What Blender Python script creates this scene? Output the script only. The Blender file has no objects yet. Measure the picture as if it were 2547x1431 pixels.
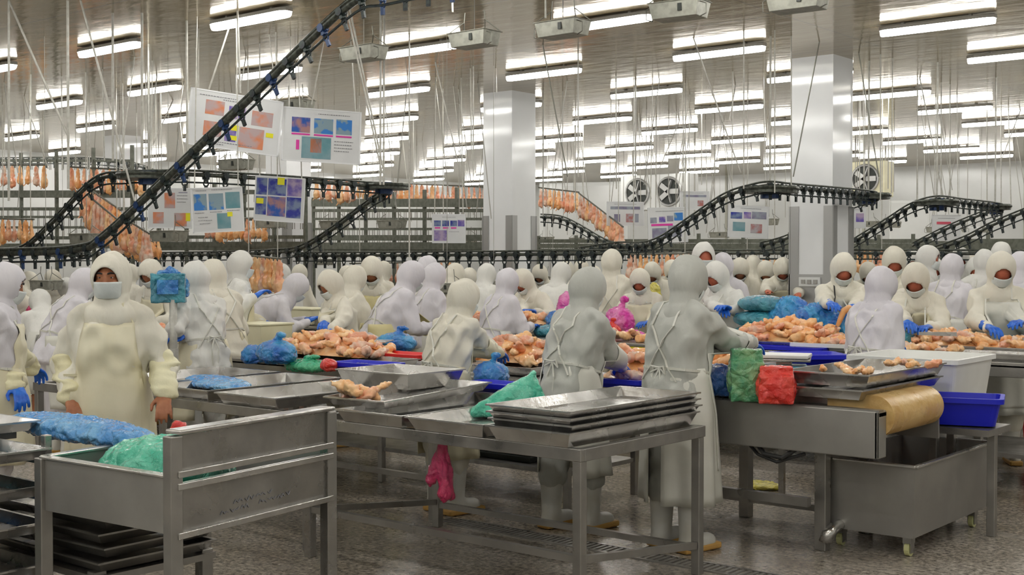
import bpy, bmesh, math, random
from mathutils import Vector, Matrix, noise, Quaternion
from mathutils.bvhtree import BVHTree
random.seed(7)
S = bpy.context.scene
COL = S.collection
PI = math.pi
R = math.radians
# ------------------------------------------------------------------ camera, world, exposure
F = 3118.0; PITCH = math.atan(65.5/F); CH = 1.68; YAW = R(39.6)
CY, SY = math.cos(YAW), math.sin(YAW)
cd = bpy.data.cameras.new('camera'); cam = bpy.data.objects.new('camera', cd); COL.objects.link(cam)
cd.sensor_width = 36; cd.lens = 36*F/2547; cd.clip_end = 200
cam.location = (0, 0, CH); cam.rotation_euler = (PI/2-PITCH, 0, YAW)
S.camera = cam
w = bpy.data.worlds.new('world'); S.world = w; w.use_nodes = True
w.node_tree.nodes['Background'].inputs[0].default_value = (1, 0.98, 0.94, 1)
w.node_tree.nodes['Background'].inputs[1].default_value = 0.3
S.view_settings.view_transform = 'Standard'; S.view_settings.look = 'None'
S.view_settings.exposure = 0.62; S.view_settings.gamma = 1
LAMP_POWER = 17.0
try:
    S.cycles.use_denoising = True
    S.cycles.max_bounces = 6; S.cycles.diffuse_bounces = 3; S.cycles.glossy_bounces = 3
    S.cycles.transmission_bounces = 4; S.cycles.sample_clamp_indirect = 4
    S.cycles.caustics_reflective = False; S.cycles.caustics_refractive = False
except Exception: pass

def ray(px, py):
    x = (px-1273.5)/F; y = (715.5-py)/F
    dx = x; dy = math.cos(PITCH)+y*math.sin(PITCH); dz = -math.sin(PITCH)+y*math.cos(PITCH)
    return Vector((dx*CY-dy*SY, dx*SY+dy*CY, dz)), dy
def P(px, py, z):            # the point of the horizontal plane z seen at a pixel of the photo
    d, _ = ray(px, py); t = (z-CH)/d.z
    return Vector((d.x*t, d.y*t, z))
def D(px, py, dist):         # the point at a distance (along the view) seen at a pixel
    d, dy = ray(px, py); t = dist/dy
    return Vector((d.x*t, d.y*t, CH+d.z*t))
def onB(px, py, b):          # the point of the vertical plane y = b seen at a pixel
    d, _ = ray(px, py); t = b/d.y
    return Vector((d.x*t, b, CH+d.z*t))
def c2r(x, y):               # camera-aligned direction to room direction
    return Vector((x*CY-y*SY, x*SY+y*CY, 0))

# ------------------------------------------------------------------ materials
def nt(name):
    m = bpy.data.materials.new(name); m.use_nodes = True
    t = m.node_tree; b = t.nodes['Principled BSDF']
    return m, t, b
def col(c): return (c[0], c[1], c[2], 1)
def mat(name, c, rough=.5, metal=0, c2=None, scale=8, detail=4, bump=0, bscale=30, rvar=0, coat=0, spec=.5, stretch=None, rand=0, trans=0, sheen=0, ramp=(.4, .6), sss=0):
    m, t, b = nt(name)
    N = t.nodes; L = t.links
    b.inputs['Base Color'].default_value = col(c); b.inputs['Roughness'].default_value = rough
    b.inputs['Metallic'].default_value = metal; b.inputs['Specular IOR Level'].default_value = spec
    if coat: b.inputs['Coat Weight'].default_value = coat; b.inputs['Coat Roughness'].default_value = .08
    if trans: b.inputs['Transmission Weight'].default_value = trans
    tc = N.new('ShaderNodeTexCoord'); mp = N.new('ShaderNodeMapping')
    L.new(tc.outputs['Object'], mp.inputs[0])
    if stretch: mp.inputs['Scale'].default_value = stretch
    if rand:
        oi = N.new('ShaderNodeObjectInfo'); mu = N.new('ShaderNodeMath'); mu.operation = 'MULTIPLY'; mu.inputs[1].default_value = 40
        L.new(oi.outputs['Random'], mu.inputs[0]); L.new(mu.outputs[0], mp.inputs['Location'])
    if c2 is not None:
        n = N.new('ShaderNodeTexNoise'); n.inputs['Scale'].default_value = scale; n.inputs['Detail'].default_value = detail
        L.new(mp.outputs[0], n.inputs['Vector'])
        r = N.new('ShaderNodeValToRGB'); r.color_ramp.elements[0].position = ramp[0]; r.color_ramp.elements[1].position = ramp[1]
        r.color_ramp.elements[0].color = col(c); r.color_ramp.elements[1].color = col(c2)
        L.new(n.outputs['Fac'], r.inputs[0]); L.new(r.outputs[0], b.inputs['Base Color'])
    if rvar:
        n3 = N.new('ShaderNodeTexNoise'); n3.inputs['Scale'].default_value = 3.5; n3.inputs['Detail'].default_value = 5
        L.new(mp.outputs[0], n3.inputs['Vector'])
        mr = N.new('ShaderNodeMapRange'); mr.inputs[1].default_value = .35; mr.inputs[2].default_value = .65
        mr.inputs[3].default_value = max(.03, rough-rvar); mr.inputs[4].default_value = rough+rvar
        L.new(n3.outputs['Fac'], mr.inputs[0]); L.new(mr.outputs[0], b.inputs['Roughness'])
    if bump:
        n2 = N.new('ShaderNodeTexNoise'); n2.inputs['Scale'].default_value = bscale; n2.inputs['Detail'].default_value = 5
        L.new(mp.outputs[0], n2.inputs['Vector'])
        bp = N.new('ShaderNodeBump'); bp.inputs['Strength'].default_value = bump; bp.inputs['Distance'].default_value = .02
        L.new(n2.outputs['Fac'], bp.inputs['Height']); L.new(bp.outputs[0], b.inputs['Normal'])
    return m
def emat(name, c, s):
    m, t, b = nt(name)
    b.inputs['Base Color'].default_value = col(c); b.inputs['Emission Color'].default_value = col(c)
    b.inputs['Emission Strength'].default_value = s
    return m
M = {}
M['steel'] = mat('steel', (.40, .385, .36), .34, .85, (.33, .32, .30), 5, bump=.05, bscale=60, rvar=.1)
M['steel_bright'] = mat('steel_bright', (.62, .61, .59), .26, .9, (.5, .49, .47), 6, bump=.06, bscale=25, rvar=.1)
M['steel_tub'] = mat('steel_tub', (.36, .35, .325), .42, .6, (.31, .30, .28), 3, bump=.04, bscale=20)
M['steel_dull'] = mat('steel_dull', (.36, .35, .33), .45, .7, (.27, .26, .24), 9, bump=.08)
M['galv'] = mat('galv', (.42, .42, .36), .5, .45, (.33, .33, .28), 14)
M['galv_dark'] = mat('galv_dark', (.17, .18, .145), .5, .35, (.12, .13, .10), 14)
M['rod'] = mat('rod', (.55, .54, .49), .45, .2, (.45, .44, .39), 20)
M['rod_far'] = mat('rod_far', (.38, .37, .33), .5, .2)
M['wire'] = mat('wire', (.2, .2, .17), .4, .7)
M['track'] = mat('track', (.045, .05, .042), .42, .5, (.10, .11, .09), 25, bump=.1)
M['trolley'] = mat('trolley', (.02, .025, .03), .4, .3, (.035, .05, .045), 30)
M['trolley_blue'] = mat('trolley_blue', (.02, .05, .14), .4, .2)
M['coat_white'] = mat('coat_white', (.80, .79, .74), .85, 0, (.74, .73, .68), 4, bump=.6, bscale=11, stretch=(1, 1, .5), rand=1)
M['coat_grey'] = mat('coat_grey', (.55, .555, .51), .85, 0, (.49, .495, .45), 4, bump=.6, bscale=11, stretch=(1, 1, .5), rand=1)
M['coat_cream'] = mat('coat_cream', (.80, .765, .655), .85, 0, (.74, .70, .59), 4, bump=.6, bscale=11, stretch=(1, 1, .5), rand=1)
M['coat_lilac'] = mat('coat_lilac', (.75, .725, .76), .85, 0, (.69, .665, .70), 4, bump=.6, bscale=11, stretch=(1, 1, .5), rand=1)
M['apron_cream'] = mat('apron_cream', (.80, .745, .55), .42, 0, (.73, .67, .47), 3, bump=.3, bscale=6, rand=1)
M['apron_white'] = mat('apron_white', (.76, .75, .68), .5, 0, (.70, .69, .61), 3, bump=.3, bscale=6, rand=1)
M['apron_yellow'] = mat('apron_yellow', (.76, .68, .36), .42, 0, (.68, .60, .30), 3, bump=.3, bscale=6, rand=1)
M['sleeve_yellow'] = mat('sleeve_yellow', (.83, .79, .54), .5, 0, (.78, .72, .46), 5, bump=.5, bscale=12)
M['mask'] = mat('mask', (.76, .80, .78), .8, 0, (.7, .74, .72), 12, bump=.3, bscale=18)
M['skin'] = mat('skin', (.42, .17, .08), .5, 0, (.36, .13, .06), 18)
M['skin_red'] = mat('skin_red', (.60, .17, .09), .5, 0, (.5, .13, .07), 18)
M['glove'] = mat('glove', (.01, .11, .60), .32, 0, (.02, .17, .72), 20, bump=.2)
M['glove_orange'] = mat('glove_orange', (.7, .32, .04), .4)
M['boot'] = mat('boot', (.74, .73, .68), .3, 0, (.66, .64, .56), 6)
M['sole'] = mat('sole', (.62, .36, .10), .5)
M['hair'] = mat('hair', (.01, .008, .006), .6)
M['eye'] = mat('eye', (.02, .012, .01), .15)
M['eyewhite'] = mat('eyewhite', (.5, .45, .4), .3)
M['chicken'] = mat('chicken', (.88, .40, .14), .28, 0, (.94, .62, .32), 9, bump=.25, bscale=30, coat=.5, rand=1, ramp=(.35, .62))
M['chicken_pink'] = mat('chicken_pink', (.86, .34, .19), .28, 0, (.93, .54, .30), 9, bump=.25, bscale=30, coat=.5, rand=1)
M['chicken_orange'] = mat('chicken_orange', (.88, .38, .12), .3, 0, (.92, .55, .25), 9, bump=.25, bscale=30, coat=.4, rand=1)
M['chicken_pale'] = mat('chicken_pale', (.82, .62, .48), .35, 0, (.78, .34, .2), 12, bump=.2, rand=1)
def bag(name, c, c2, rough=.16):
    m = M[name] = mat(name, c, rough, 0, c2, 6, coat=.8, rand=1, ramp=(.4, .62)); t = m.node_tree; N, L = t.nodes, t.links
    tc = N.new('ShaderNodeTexCoord'); w_ = N.new('ShaderNodeTexNoise'); w_.inputs['Scale'].default_value = 5; L.new(tc.outputs['Object'], w_.inputs['Vector'])
    mx = N.new('ShaderNodeMix'); mx.data_type = 'VECTOR'; mx.inputs['Factor'].default_value = .12; L.new(tc.outputs['Object'], mx.inputs['A']); L.new(w_.outputs['Color'], mx.inputs['B'])
    v = N.new('ShaderNodeTexVoronoi'); v.feature = 'DISTANCE_TO_EDGE'; v.inputs['Scale'].default_value = 15; L.new(mx.outputs['Result'], v.inputs['Vector'])
    n = N.new('ShaderNodeTexNoise'); n.inputs['Scale'].default_value = 22; n.inputs['Detail'].default_value = 6; n.inputs['Roughness'].default_value = .65; L.new(tc.outputs['Object'], n.inputs['Vector'])
    ad = N.new('ShaderNodeMath'); ad.operation = 'MULTIPLY_ADD'; ad.inputs[1].default_value = 1.6; L.new(v.outputs['Distance'], ad.inputs[0]); L.new(n.outputs['Fac'], ad.inputs[2])
    bp = N.new('ShaderNodeBump'); bp.inputs['Strength'].default_value = .9; bp.inputs['Distance'].default_value = .022; L.new(ad.outputs[0], bp.inputs['Height'])
    b = N['Principled BSDF']; L.new(bp.outputs[0], b.inputs['Normal']); L.new(bp.outputs[0], b.inputs['Coat Normal'])
bag('bag_blue', (.01, .16, .58), (.03, .34, .68)); bag('bag_sky', (.05, .30, .72), (.18, .48, .80)); bag('bag_teal', (.03, .24, .34), (.06, .38, .48))
bag('bag_green', (.02, .42, .20), (.10, .55, .26)); bag('bag_mint', (.03, .52, .32), (.14, .68, .46)); bag('bag_meatgreen', (.05, .30, .13), (.24, .45, .20))
bag('bag_red', (.80, .015, .01), (.85, .06, .03)); bag('bag_pink', (.80, .03, .42), (.9, .30, .60)); bag('bag_hotpink', (.75, .02, .14), (.85, .08, .25))
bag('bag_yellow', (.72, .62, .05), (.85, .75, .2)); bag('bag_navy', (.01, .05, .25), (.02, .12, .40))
M['crate_blue'] = mat('crate_blue', (.008, .015, .55), .4)
M['crate_white'] = mat('crate_white', (.90, .90, .87), .4, 0, (.84, .84, .80), 3)
M['foam'] = mat('foam', (.88, .84, .60), .6, 0, (.83, .78, .54), 5)
M['crate_green'] = mat('crate_green', (.02, .13, .12), .4)
M['belt'] = mat('belt', (.74, .50, .20), .3, 0, (.62, .38, .13), 8, bump=.2, rvar=.1)
M['white_plastic'] = mat('white_plastic', (.75, .76, .74), .35)
M['scale_body'] = mat('scale_body', (.10, .36, .48), .35)
M['scale_panel'] = mat('scale_panel', (.02, .06, .40), .3)
M['red'] = mat('red', (.7, .02, .02), .4)
M['red_dull'] = mat('red_dull', (.45, .06, .10), .5)
M['caster'] = mat('caster', (.62, .62, .30), .4)
M['rubber'] = mat('rubber', (.03, .03, .03), .5)
M['yellow'] = mat('yellow', (.75, .62, .02), .5)
M['board'] = mat('board', (.76, .77, .77), .35, 0, (.71, .72, .72), 3)
M['board_edge'] = mat('board_edge', (.80, .81, .82), .35, .3)
M['text'] = mat('text', (.25, .25, .27), .6)
M['text_red'] = mat('text_red', (.65, .1, .15), .6)
M['magenta'] = mat('magenta', (.75, .05, .38), .5)
M['yellow_mark'] = mat('yellow_mark', (.85, .80, .02), .5)
M['ph_meat'] = mat('ph_meat', (.45, .16, .14), .5, 0, (.45, .42, .45), 6, rand=1, stretch=(2, 2, 2))
M['ph_blue'] = mat('ph_blue', (.02, .10, .42), .5, 0, (.42, .22, .22), 5, rand=1, stretch=(2, 2, 2))
M['ph_sky'] = mat('ph_sky', (.04, .22, .62), .5, 0, (.25, .36, .42), 4, rand=1, ramp=(.45, .52), stretch=(2, 2, 2))
M['ph_teal'] = mat('ph_teal', (.12, .30, .34), .5, 0, (.22, .36, .40), 5, rand=1)
M['ph_orange'] = mat('ph_orange', (.70, .25, .12), .5, 0, (.50, .38, .38), 4, rand=1, stretch=(2, 2, 2))
M['ph_grey'] = mat('ph_grey', (.33, .36, .42), .5, 0, (.22, .2, .3), 7, rand=1)
M['ph_navy'] = mat('ph_navy', (.02, .03, .30), .5, 0, (.20, .26, .40), 5, rand=1, stretch=(2, 2, 2))
M['ph_violet'] = mat('ph_violet', (.14, .10, .42), .5, 0, (.45, .35, .5), 9, rand=1)
M['lamp'] = emat('lamp', (1, .985, .94), LAMP_POWER)
M['lamp_house'] = mat('lamp_house', (.36, .35, .32), .5)
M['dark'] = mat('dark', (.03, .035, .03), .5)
M['wall'] = mat('wall', (.74, .75, .73), .16, 0, (.69, .70, .68), 1.2)
M['column'] = mat('column', (.86, .87, .87), .10, 0, (.83, .84, .84), 1.5)
M['guard'] = mat('guard', (.42, .42, .41), .4, .6)
M['trim'] = mat('trim', (.5, .5, .42), .4)

# floor: wet speckled terrazzo
def floor_mat():
    m, t, b = nt('floor'); N, L = t.nodes, t.links
    tc = N.new('ShaderNodeTexCoord')
    def noi(s, d=5, r=.6):
        n = N.new('ShaderNodeTexNoise'); n.inputs['Scale'].default_value = s; n.inputs['Detail'].default_value = d; n.inputs['Roughness'].default_value = r
        L.new(tc.outputs['Object'], n.inputs['Vector']); return n
    def rmp(src, p0, c0, p1, c1):
        r = N.new('ShaderNodeValToRGB'); e = r.color_ramp.elements
        e[0].position = p0; e[0].color = col(c0); e[1].position = p1; e[1].color = col(c1); L.new(src, r.inputs[0]); return r
    sp = rmp(noi(32, 4, .75).outputs['Fac'], .36, (.13, .115, .10), .66, (.74, .67, .58))
    big = rmp(noi(.9, 4).outputs['Fac'], .35, (.50, .46, .38), .7, (1, 1, 1))
    mx = N.new('ShaderNodeMix'); mx.data_type = 'RGBA'; mx.blend_type = 'MULTIPLY'; mx.inputs['Factor'].default_value = 1
    L.new(sp.outputs[0], mx.inputs['A']); L.new(big.outputs[0], mx.inputs['B'])
    L.new(mx.outputs['Result'], b.inputs['Base Color'])
    wet = rmp(noi(1.1, 5).outputs['Fac'], .42, (.07,)*3, .62, (.34,)*3)
    L.new(wet.outputs[0], b.inputs['Roughness'])
    bp = N.new('ShaderNodeBump'); bp.inputs['Strength'].default_value = .35; bp.inputs['Distance'].default_value = .006
    L.new(noi(14, 6, .7).outputs['Fac'], bp.inputs['Height']); L.new(bp.outputs[0], b.inputs['Normal'])
    return m
M['floor'] = floor_mat()
def ceil_mat():
    m, t, b = nt('ceiling'); N, L = t.nodes, t.links
    tc = N.new('ShaderNodeTexCoord'); sx = N.new('ShaderNodeSeparateXYZ'); L.new(tc.outputs['Object'], sx.inputs[0])
    n = N.new('ShaderNodeTexNoise'); n.inputs['Scale'].default_value = .8; n.inputs['Detail'].default_value = 5
    L.new(tc.outputs['Object'], n.inputs['Vector'])
    r = N.new('ShaderNodeValToRGB'); e = r.color_ramp.elements; e[0].position = .3; e[1].position = .7
    e[0].color = (.36, .28, .155, 1); e[1].color = (.46, .37, .22, 1); L.new(n.outputs['Fac'], r.inputs[0])
    # panel seams
    def seam(out, period, width):
        a = N.new('ShaderNodeMath'); a.operation = 'PINGPONG'; a.inputs[1].default_value = period/2; L.new(out, a.inputs[0])
        c = N.new('ShaderNodeMath'); c.operation = 'LESS_THAN'; c.inputs[1].default_value = width; L.new(a.outputs[0], c.inputs[0]); return c
    s1 = seam(sx.outputs[1], 2.3, .012); s2 = seam(sx.outputs[0], 6.0, .008)
    mxm = N.new('ShaderNodeMath'); mxm.operation = 'MAXIMUM'; L.new(s1.outputs[0], mxm.inputs[0]); L.new(s2.outputs[0], mxm.inputs[1])
    mx = N.new('ShaderNodeMix'); mx.data_type = 'RGBA'; L.new(mxm.outputs[0], mx.inputs['Factor'])
    L.new(r.outputs[0], mx.inputs['A']); mx.inputs['B'].default_value = (.16, .14, .11, 1); L.new(mx.outputs['Result'], b.inputs['Base Color'])
    b.inputs['Roughness'].default_value = .12; b.inputs['IOR'].default_value = 1.4; b.inputs['Metallic'].default_value = .55
    n2 = N.new('ShaderNodeTexNoise'); n2.inputs['Scale'].default_value = 2.2; n2.inputs['Detail'].default_value = 3
    mp = N.new('ShaderNodeMapping'); mp.inputs['Scale'].default_value = (1, 2.5, 1); L.new(tc.outputs['Object'], mp.inputs[0]); L.new(mp.outputs[0], n2.inputs['Vector'])
    bp = N.new('ShaderNodeBump'); bp.inputs['Strength'].default_value = .22; bp.inputs['Distance'].default_value = .02
    L.new(n2.outputs['Fac'], bp.inputs['Height']); L.new(bp.outputs[0], b.inputs['Normal'])
    return m
M['ceiling'] = ceil_mat()

# ------------------------------------------------------------------ mesh helpers
class MB:
    def __init__(s): s.v = []; s.f = []
    def add(s, vs, fs):
        o = len(s.v); s.v += [Vector(v) for v in vs]; s.f += [tuple(i+o for i in f) for f in fs]; return s
    def box(s, c, d, rz=0, taper=(1, 1), m=None):
        c = Vector(c); x, y, z = d[0]/2, d[1]/2, d[2]/2; vs = []
        for k, (sx, sy) in ((-1, taper), (1, (1, 1))):
            for a, b in ((-1, -1), (1, -1), (1, 1), (-1, 1)):
                v = Vector((a*x*sx, b*y*sy, k*z))
                if rz: v.rotate(Matrix.Rotation(rz, 3, 'Z'))
                if m: v = m @ v
                vs.append(c+v)
        return s.add(vs, [(3, 2, 1, 0), (4, 5, 6, 7), (0, 1, 5, 4), (1, 2, 6, 5), (2, 3, 7, 6), (3, 0, 4, 7)])
    def bar(s, a, b, wd, ht=None):      # rectangular bar between two points
        a, b = Vector(a), Vector(b); ht = ht or wd; d = (b-a); l = d.length; d.normalize()
        up = Vector((0, 0, 1)) if abs(d.z) < .95 else Vector((0, 1, 0))
        sd = d.cross(up).normalized(); up = sd.cross(d)
        vs = [p+sd*(i*wd/2)+up*(j*ht/2) for p in (a, b) for i, j in ((-1, -1), (1, -1), (1, 1), (-1, 1))]
        return s.add(vs, [(0, 3, 2, 1)[::-1], (4, 5, 6, 7)[::-1], (0, 1, 5, 4)[::-1], (1, 2, 6, 5)[::-1], (2, 3, 7, 6)[::-1], (3, 0, 4, 7)[::-1]])
    def tube(s, pts, r, n=8, cap=True):
        pts = [Vector(p) for p in pts]; rs = r if isinstance(r, (list, tuple)) else [r]*len(pts)
        prev = None; rings = []
        for i, p in enumerate(pts):
            d = (pts[min(i+1, len(pts)-1)]-pts[max(i-1, 0)])
            if d.length < 1e-9: d = Vector((0, 0, 1))
            d.normalize()
            if prev is None: sd = d.orthogonal().normalized()
            else:
                sd = prev-d*prev.dot(d); sd = sd.normalized() if sd.length > 1e-6 else d.orthogonal().normalized()
            prev = sd; up = d.cross(sd)
            rings.append([p+(sd*math.cos(t*2*PI/n)+up*math.sin(t*2*PI/n))*rs[i] for t in range(n)])
        vs = [v for rg in rings for v in rg]; fs = []
        for i in range(len(pts)-1):
            for t in range(n):
                fs.append((i*n+t, i*n+(t+1) % n, (i+1)*n+(t+1) % n, (i+1)*n+t))
        if cap:
            fs.append(tuple(range(n))[::-1]); fs.append(tuple((len(pts)-1)*n+t for t in range(n)))
        return s.add(vs, fs)
    def ell(s, c, r, m=None, nu=14, nv=9):
        c = Vector(c); vs = [Vector((0, 0, -r[2]))]
        for j in range(1, nv):
            t = -PI/2+PI*j/nv
            for i in range(nu):
                a = 2*PI*i/nu; vs.append(Vector((r[0]*math.cos(t)*math.cos(a), r[1]*math.cos(t)*math.sin(a), r[2]*math.sin(t))))
        vs.append(Vector((0, 0, r[2])))
        if m: vs = [m @ v for v in vs]
        fs = [(0, 1+(i+1) % nu, 1+i) for i in range(nu)]
        for j in range(nv-2):
            for i in range(nu):
                a = 1+j*nu; fs.append((a+i, a+(i+1) % nu, a+nu+(i+1) % nu, a+nu+i))
        a = 1+(nv-2)*nu; fs += [(a+i, a+(i+1) % nu, len(vs)-1) for i in range(nu)]
        return s.add([c+v for v in vs], fs)
    def cap(s, a, b, ra, rb, n=12):     # tapered capsule
        a, b = Vector(a), Vector(b); d = (b-a)
        if d.length < 1e-6: return s.ell(a, (ra,)*3)
        u = d.normalized(); pts = []; rs = []
        for k in (0, .25, .5, .75, .95): 
            t = -PI/2+PI/2*k; pts.append(a+u*ra*math.sin(t)); rs.append(max(.001, ra*math.cos(t)))
        for k in (0, .33, .66, 1): pts.append(a+d*k); rs.append(ra+(rb-ra)*k)
        for k in (.05, .25, .5, .75, 1):
            t = PI/2*k; pts.append(b+u*rb*math.sin(t)); rs.append(max(.001, rb*math.cos(t)))
        return s.tube(pts, rs, n)
    def grid(s, fn, nu, nv, thick=0):
        vs = [fn(i/nu, j/nv) for j in range(nv+1) for i in range(nu+1)]
        fs = [(j*(nu+1)+i, j*(nu+1)+i+1, (j+1)*(nu+1)+i+1, (j+1)*(nu+1)+i) for j in range(nv) for i in range(nu)]
        return s.add(vs, fs)
    def mesh(s, name='m', smooth=False):
        me = bpy.data.meshes.new(name); me.from_pydata([tuple(v) for v in s.v], [], s.f); me.update()
        if smooth: me.polygons.foreach_set('use_smooth', [True]*len(me.polygons))
        return me
def ob(name, me, m, parent=None, smooth=False, bevel=0, solid=0, auto=False):
    if isinstance(me, MB): me = me.mesh(name, smooth)
    me.materials.clear(); me.materials.append(M[m] if isinstance(m, str) else m)
    o = bpy.data.objects.new(name, me); COL.objects.link(o)
    if parent: o.parent = parent
    if bevel:
        b = o.modifiers.new('bevel', 'BEVEL'); b.width = bevel; b.segments = 2; b.limit_method = 'ANGLE'; b.angle_limit = R(40)
    if solid:
        b = o.modifiers.new('solid', 'SOLIDIFY'); b.thickness = solid; b.offset = 0
    return o
def tag(o, label=None, cat=None, group=None, kind=None):
    if label: o['label'] = label
    if cat: o['category'] = cat
    if group: o['group'] = group
    if kind: o['kind'] = kind
    return o
def thing(name, label, cat, loc=(0, 0, 0), rz=0, group=None):
    o = bpy.data.objects.new(name, None); o.empty_display_size = .05; COL.objects.link(o)
    o.location = loc; o.rotation_euler = (0, 0, rz); return tag(o, label, cat, group)
CH_ = {}
def link_child_index():
    pass
def dup(o, loc=None, rz=None, label=None, group=None, scale=None, parent=None):
    c = o.copy(); COL.objects.link(c)
    if parent: c.parent = parent
    for ch in kids(o): dup(ch, parent=c)
    if loc is not None: c.location = loc
    if rz is not None: c.rotation_euler = (0, 0, rz) if not isinstance(rz, tuple) else rz
    if label: c['label'] = label
    if group: c['group'] = group
    if scale: c.scale = (scale,)*3 if not isinstance(scale, tuple) else scale
    return c
def kids(o): return list(o.children)
def blob(mb, voxel, smooth=6, disp=None, name='blob'):
    me = mb.mesh(name); o = bpy.data.objects.new('tmp', me); COL.objects.link(o)
    r = o.modifiers.new('r', 'REMESH'); r.mode = 'VOXEL'; r.voxel_size = voxel; r.use_smooth_shade = True
    if smooth: s = o.modifiers.new('s', 'SMOOTH'); s.factor = .5; s.iterations = smooth
    dg = bpy.context.evaluated_depsgraph_get(); dg.update()
    out = bpy.data.meshes.new_from_object(o.evaluated_get(dg), depsgraph=dg)
    bpy.data.objects.remove(o); bpy.data.meshes.remove(me)
    if disp:
        nrm = [v.normal.copy() for v in out.vertices]
        for v, n in zip(out.vertices, nrm): v.co = disp(v.co, n)
    out.name = name
    out.polygons.foreach_set('use_smooth', [True]*len(out.polygons)); out.update()
    return out
def struct(name, mb, m): return tag(ob(name, mb, m), kind='structure')

# ------------------------------------------------------------------ the setting
AX0, AX1, BY0, BY1, CZ = -26.6, 5.0, -4.0, 32.0, 4.165
struct('floor', MB().box(((AX0+AX1)/2, (BY0+BY1)/2, -.1), (AX1-AX0+.6, BY1-BY0+.6, .2)), 'floor')
struct('ceiling', MB().box(((AX0+AX1)/2, (BY0+BY1)/2, CZ+.1), (AX1-AX0+.6, BY1-BY0+.6, .2)), 'ceiling')
struct('wall_left', MB().box((AX0-.1, (BY0+BY1)/2, CZ/2), (.2, BY1-BY0+.4, CZ)), 'wall')
struct('wall_back', MB().box(((AX0+AX1)/2, BY1+.1, CZ/2), (AX1-AX0+.4, .2, CZ)), 'wall')
struct('wall_right', MB().box((AX1+.1, (BY0+BY1)/2, CZ/2), (.2, BY1-BY0+.4, CZ)), 'wall')
struct('wall_front', MB().box(((AX0+AX1)/2, BY0-.1, CZ/2), (AX1-AX0+.4, .2, CZ)), 'wall')
struct('baseboard_back', MB().box(((AX0+AX1)/2, BY1-.03, .15), (AX1-AX0, .06, .3)), 'guard')
for k in range(6):    # coved panel joints on the walls
    struct('trim_%d' % (k+1), MB().box((AX0+4+k*4.2, BY1-.02, CZ/2), (.06, .04, CZ)), 'trim')
for k, (a, b) in enumerate([(-6.92, 14.35), (-11.92, 14.35), (-16.92, 14.35), (-21.92, 14.35)]):
    c = thing('structural_column', ['white square column with steel corner guards by the wall socket plate', 'white square column with steel corner guards at the middle of the hall',
        'white square column half hidden behind the hanging instruction boards', 'white square column far behind the hanging rods'][k], 'column', (a, b, 0), 0)
    s = .55
    ob('shaft', MB().box((0, 0, CZ/2), (s, s, CZ)), 'column', c)
    for sx in (-1, 1):
        for sy in (-1, 1):
            g = MB().box((sx*(s/2-.045), sy*(s/2+.006), 1.35), (.13, .014, 2.0)).box((sx*(s/2+.006), sy*(s/2-.045), 1.35), (.014, .13, 2.0))
            ob('corner_guard', g, 'guard', c)
    if k == 0:
        ob('steel_cladding', MB().box((0, 0, .76), (s+.04, s+.04, 1.52)), 'guard', c)
        sk = ob('socket_plate', MB().box((-.0, -s/2-.03, 1.43), (.28, .03, .11)), 'white_plastic', c)
        ob('socket', MB().box((-.08, -s/2-.05, 1.43), (.05, .02, .05)).box((0, -s/2-.05, 1.43), (.05, .02, .05)).box((.08, -s/2-.05, 1.43), (.05, .02, .05)), 'lamp_house', sk)
# drain channel in the floor
dr = thing('floor_drain', 'slotted steel drain channel set in the wet floor beside the rolling tub', 'drain', (-3.9, 5.95, 0))
g = MB()
for k in range(100): g.box((-1.6+k*.04, 0, .004), (.018, .13, .008))
ob('grating', g, 'steel_dull', dr); ob('channel_frame', MB().box((.4, .08, .004), (4.1, .02, .01)).box((.4, -.08, .004), (4.1, .02, .01)), 'steel', dr)

# ------------------------------------------------------------------ ceiling lamps on their grid
def make_lamp():
    t = thing('ceiling_lamp', 'long white fluorescent batten lamp under the glossy ceiling', 'lamp', (0, 0, CZ), 0, 'fluorescent ceiling lamps')
    L_, w_ = .60, .075
    def prof(zs, ws, ln): 
        m = MB(); n = len(zs)
        sx = []
        for xx, k in ((-ln, .55), (-ln+.05, .9), (-ln+.1, 1), (ln-.1, 1), (ln-.05, .9), (ln, .55)):
            ring = [(xx, ws[i]*k, zs[i]) for i in range(n)]+[(xx, -ws[i]*k, zs[i]) for i in range(n-1, -1, -1)]
            sx.append(ring)
        vs = [v for r_ in sx for v in r_]; q = 2*n; fs = []
        for i in range(5):
            for j in range(q): fs.append((i*q+j, (i+1)*q+j, (i+1)*q+(j+1) % q, i*q+(j+1) % q)[::-1])
        fs.append(tuple(range(q))); fs.append(tuple(5*q+j for j in range(q))[::-1])
        return m.add(vs, fs)
    h = ob('housing', prof([-.015, -.022, -.055], [.06, .078, .08], L_), 'lamp_house', t)
    ob('diffuser', prof([-.053, -.085, -.110], [.074, .068, .035], L_-.01), 'lamp', t, smooth=True)
    ob('bracket', MB().box((-.35, 0, -.010), (.03, .05, .02)), 'lamp_house', t); ob('bracket', MB().box((.35, 0, -.010), (.03, .05, .02)), 'lamp_house', t)
    return t
lamp0 = make_lamp(); first = True; LAMPS = []
def pix(v):
    X = v.x*CY+v.y*SY; Y = -v.x*SY+v.y*CY
    return (1273.5+F*X/max(Y, .01), 650-(v.z-CH)*F/max(Y, .01)) if Y > .1 else (-1e4, -1e4)
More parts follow.
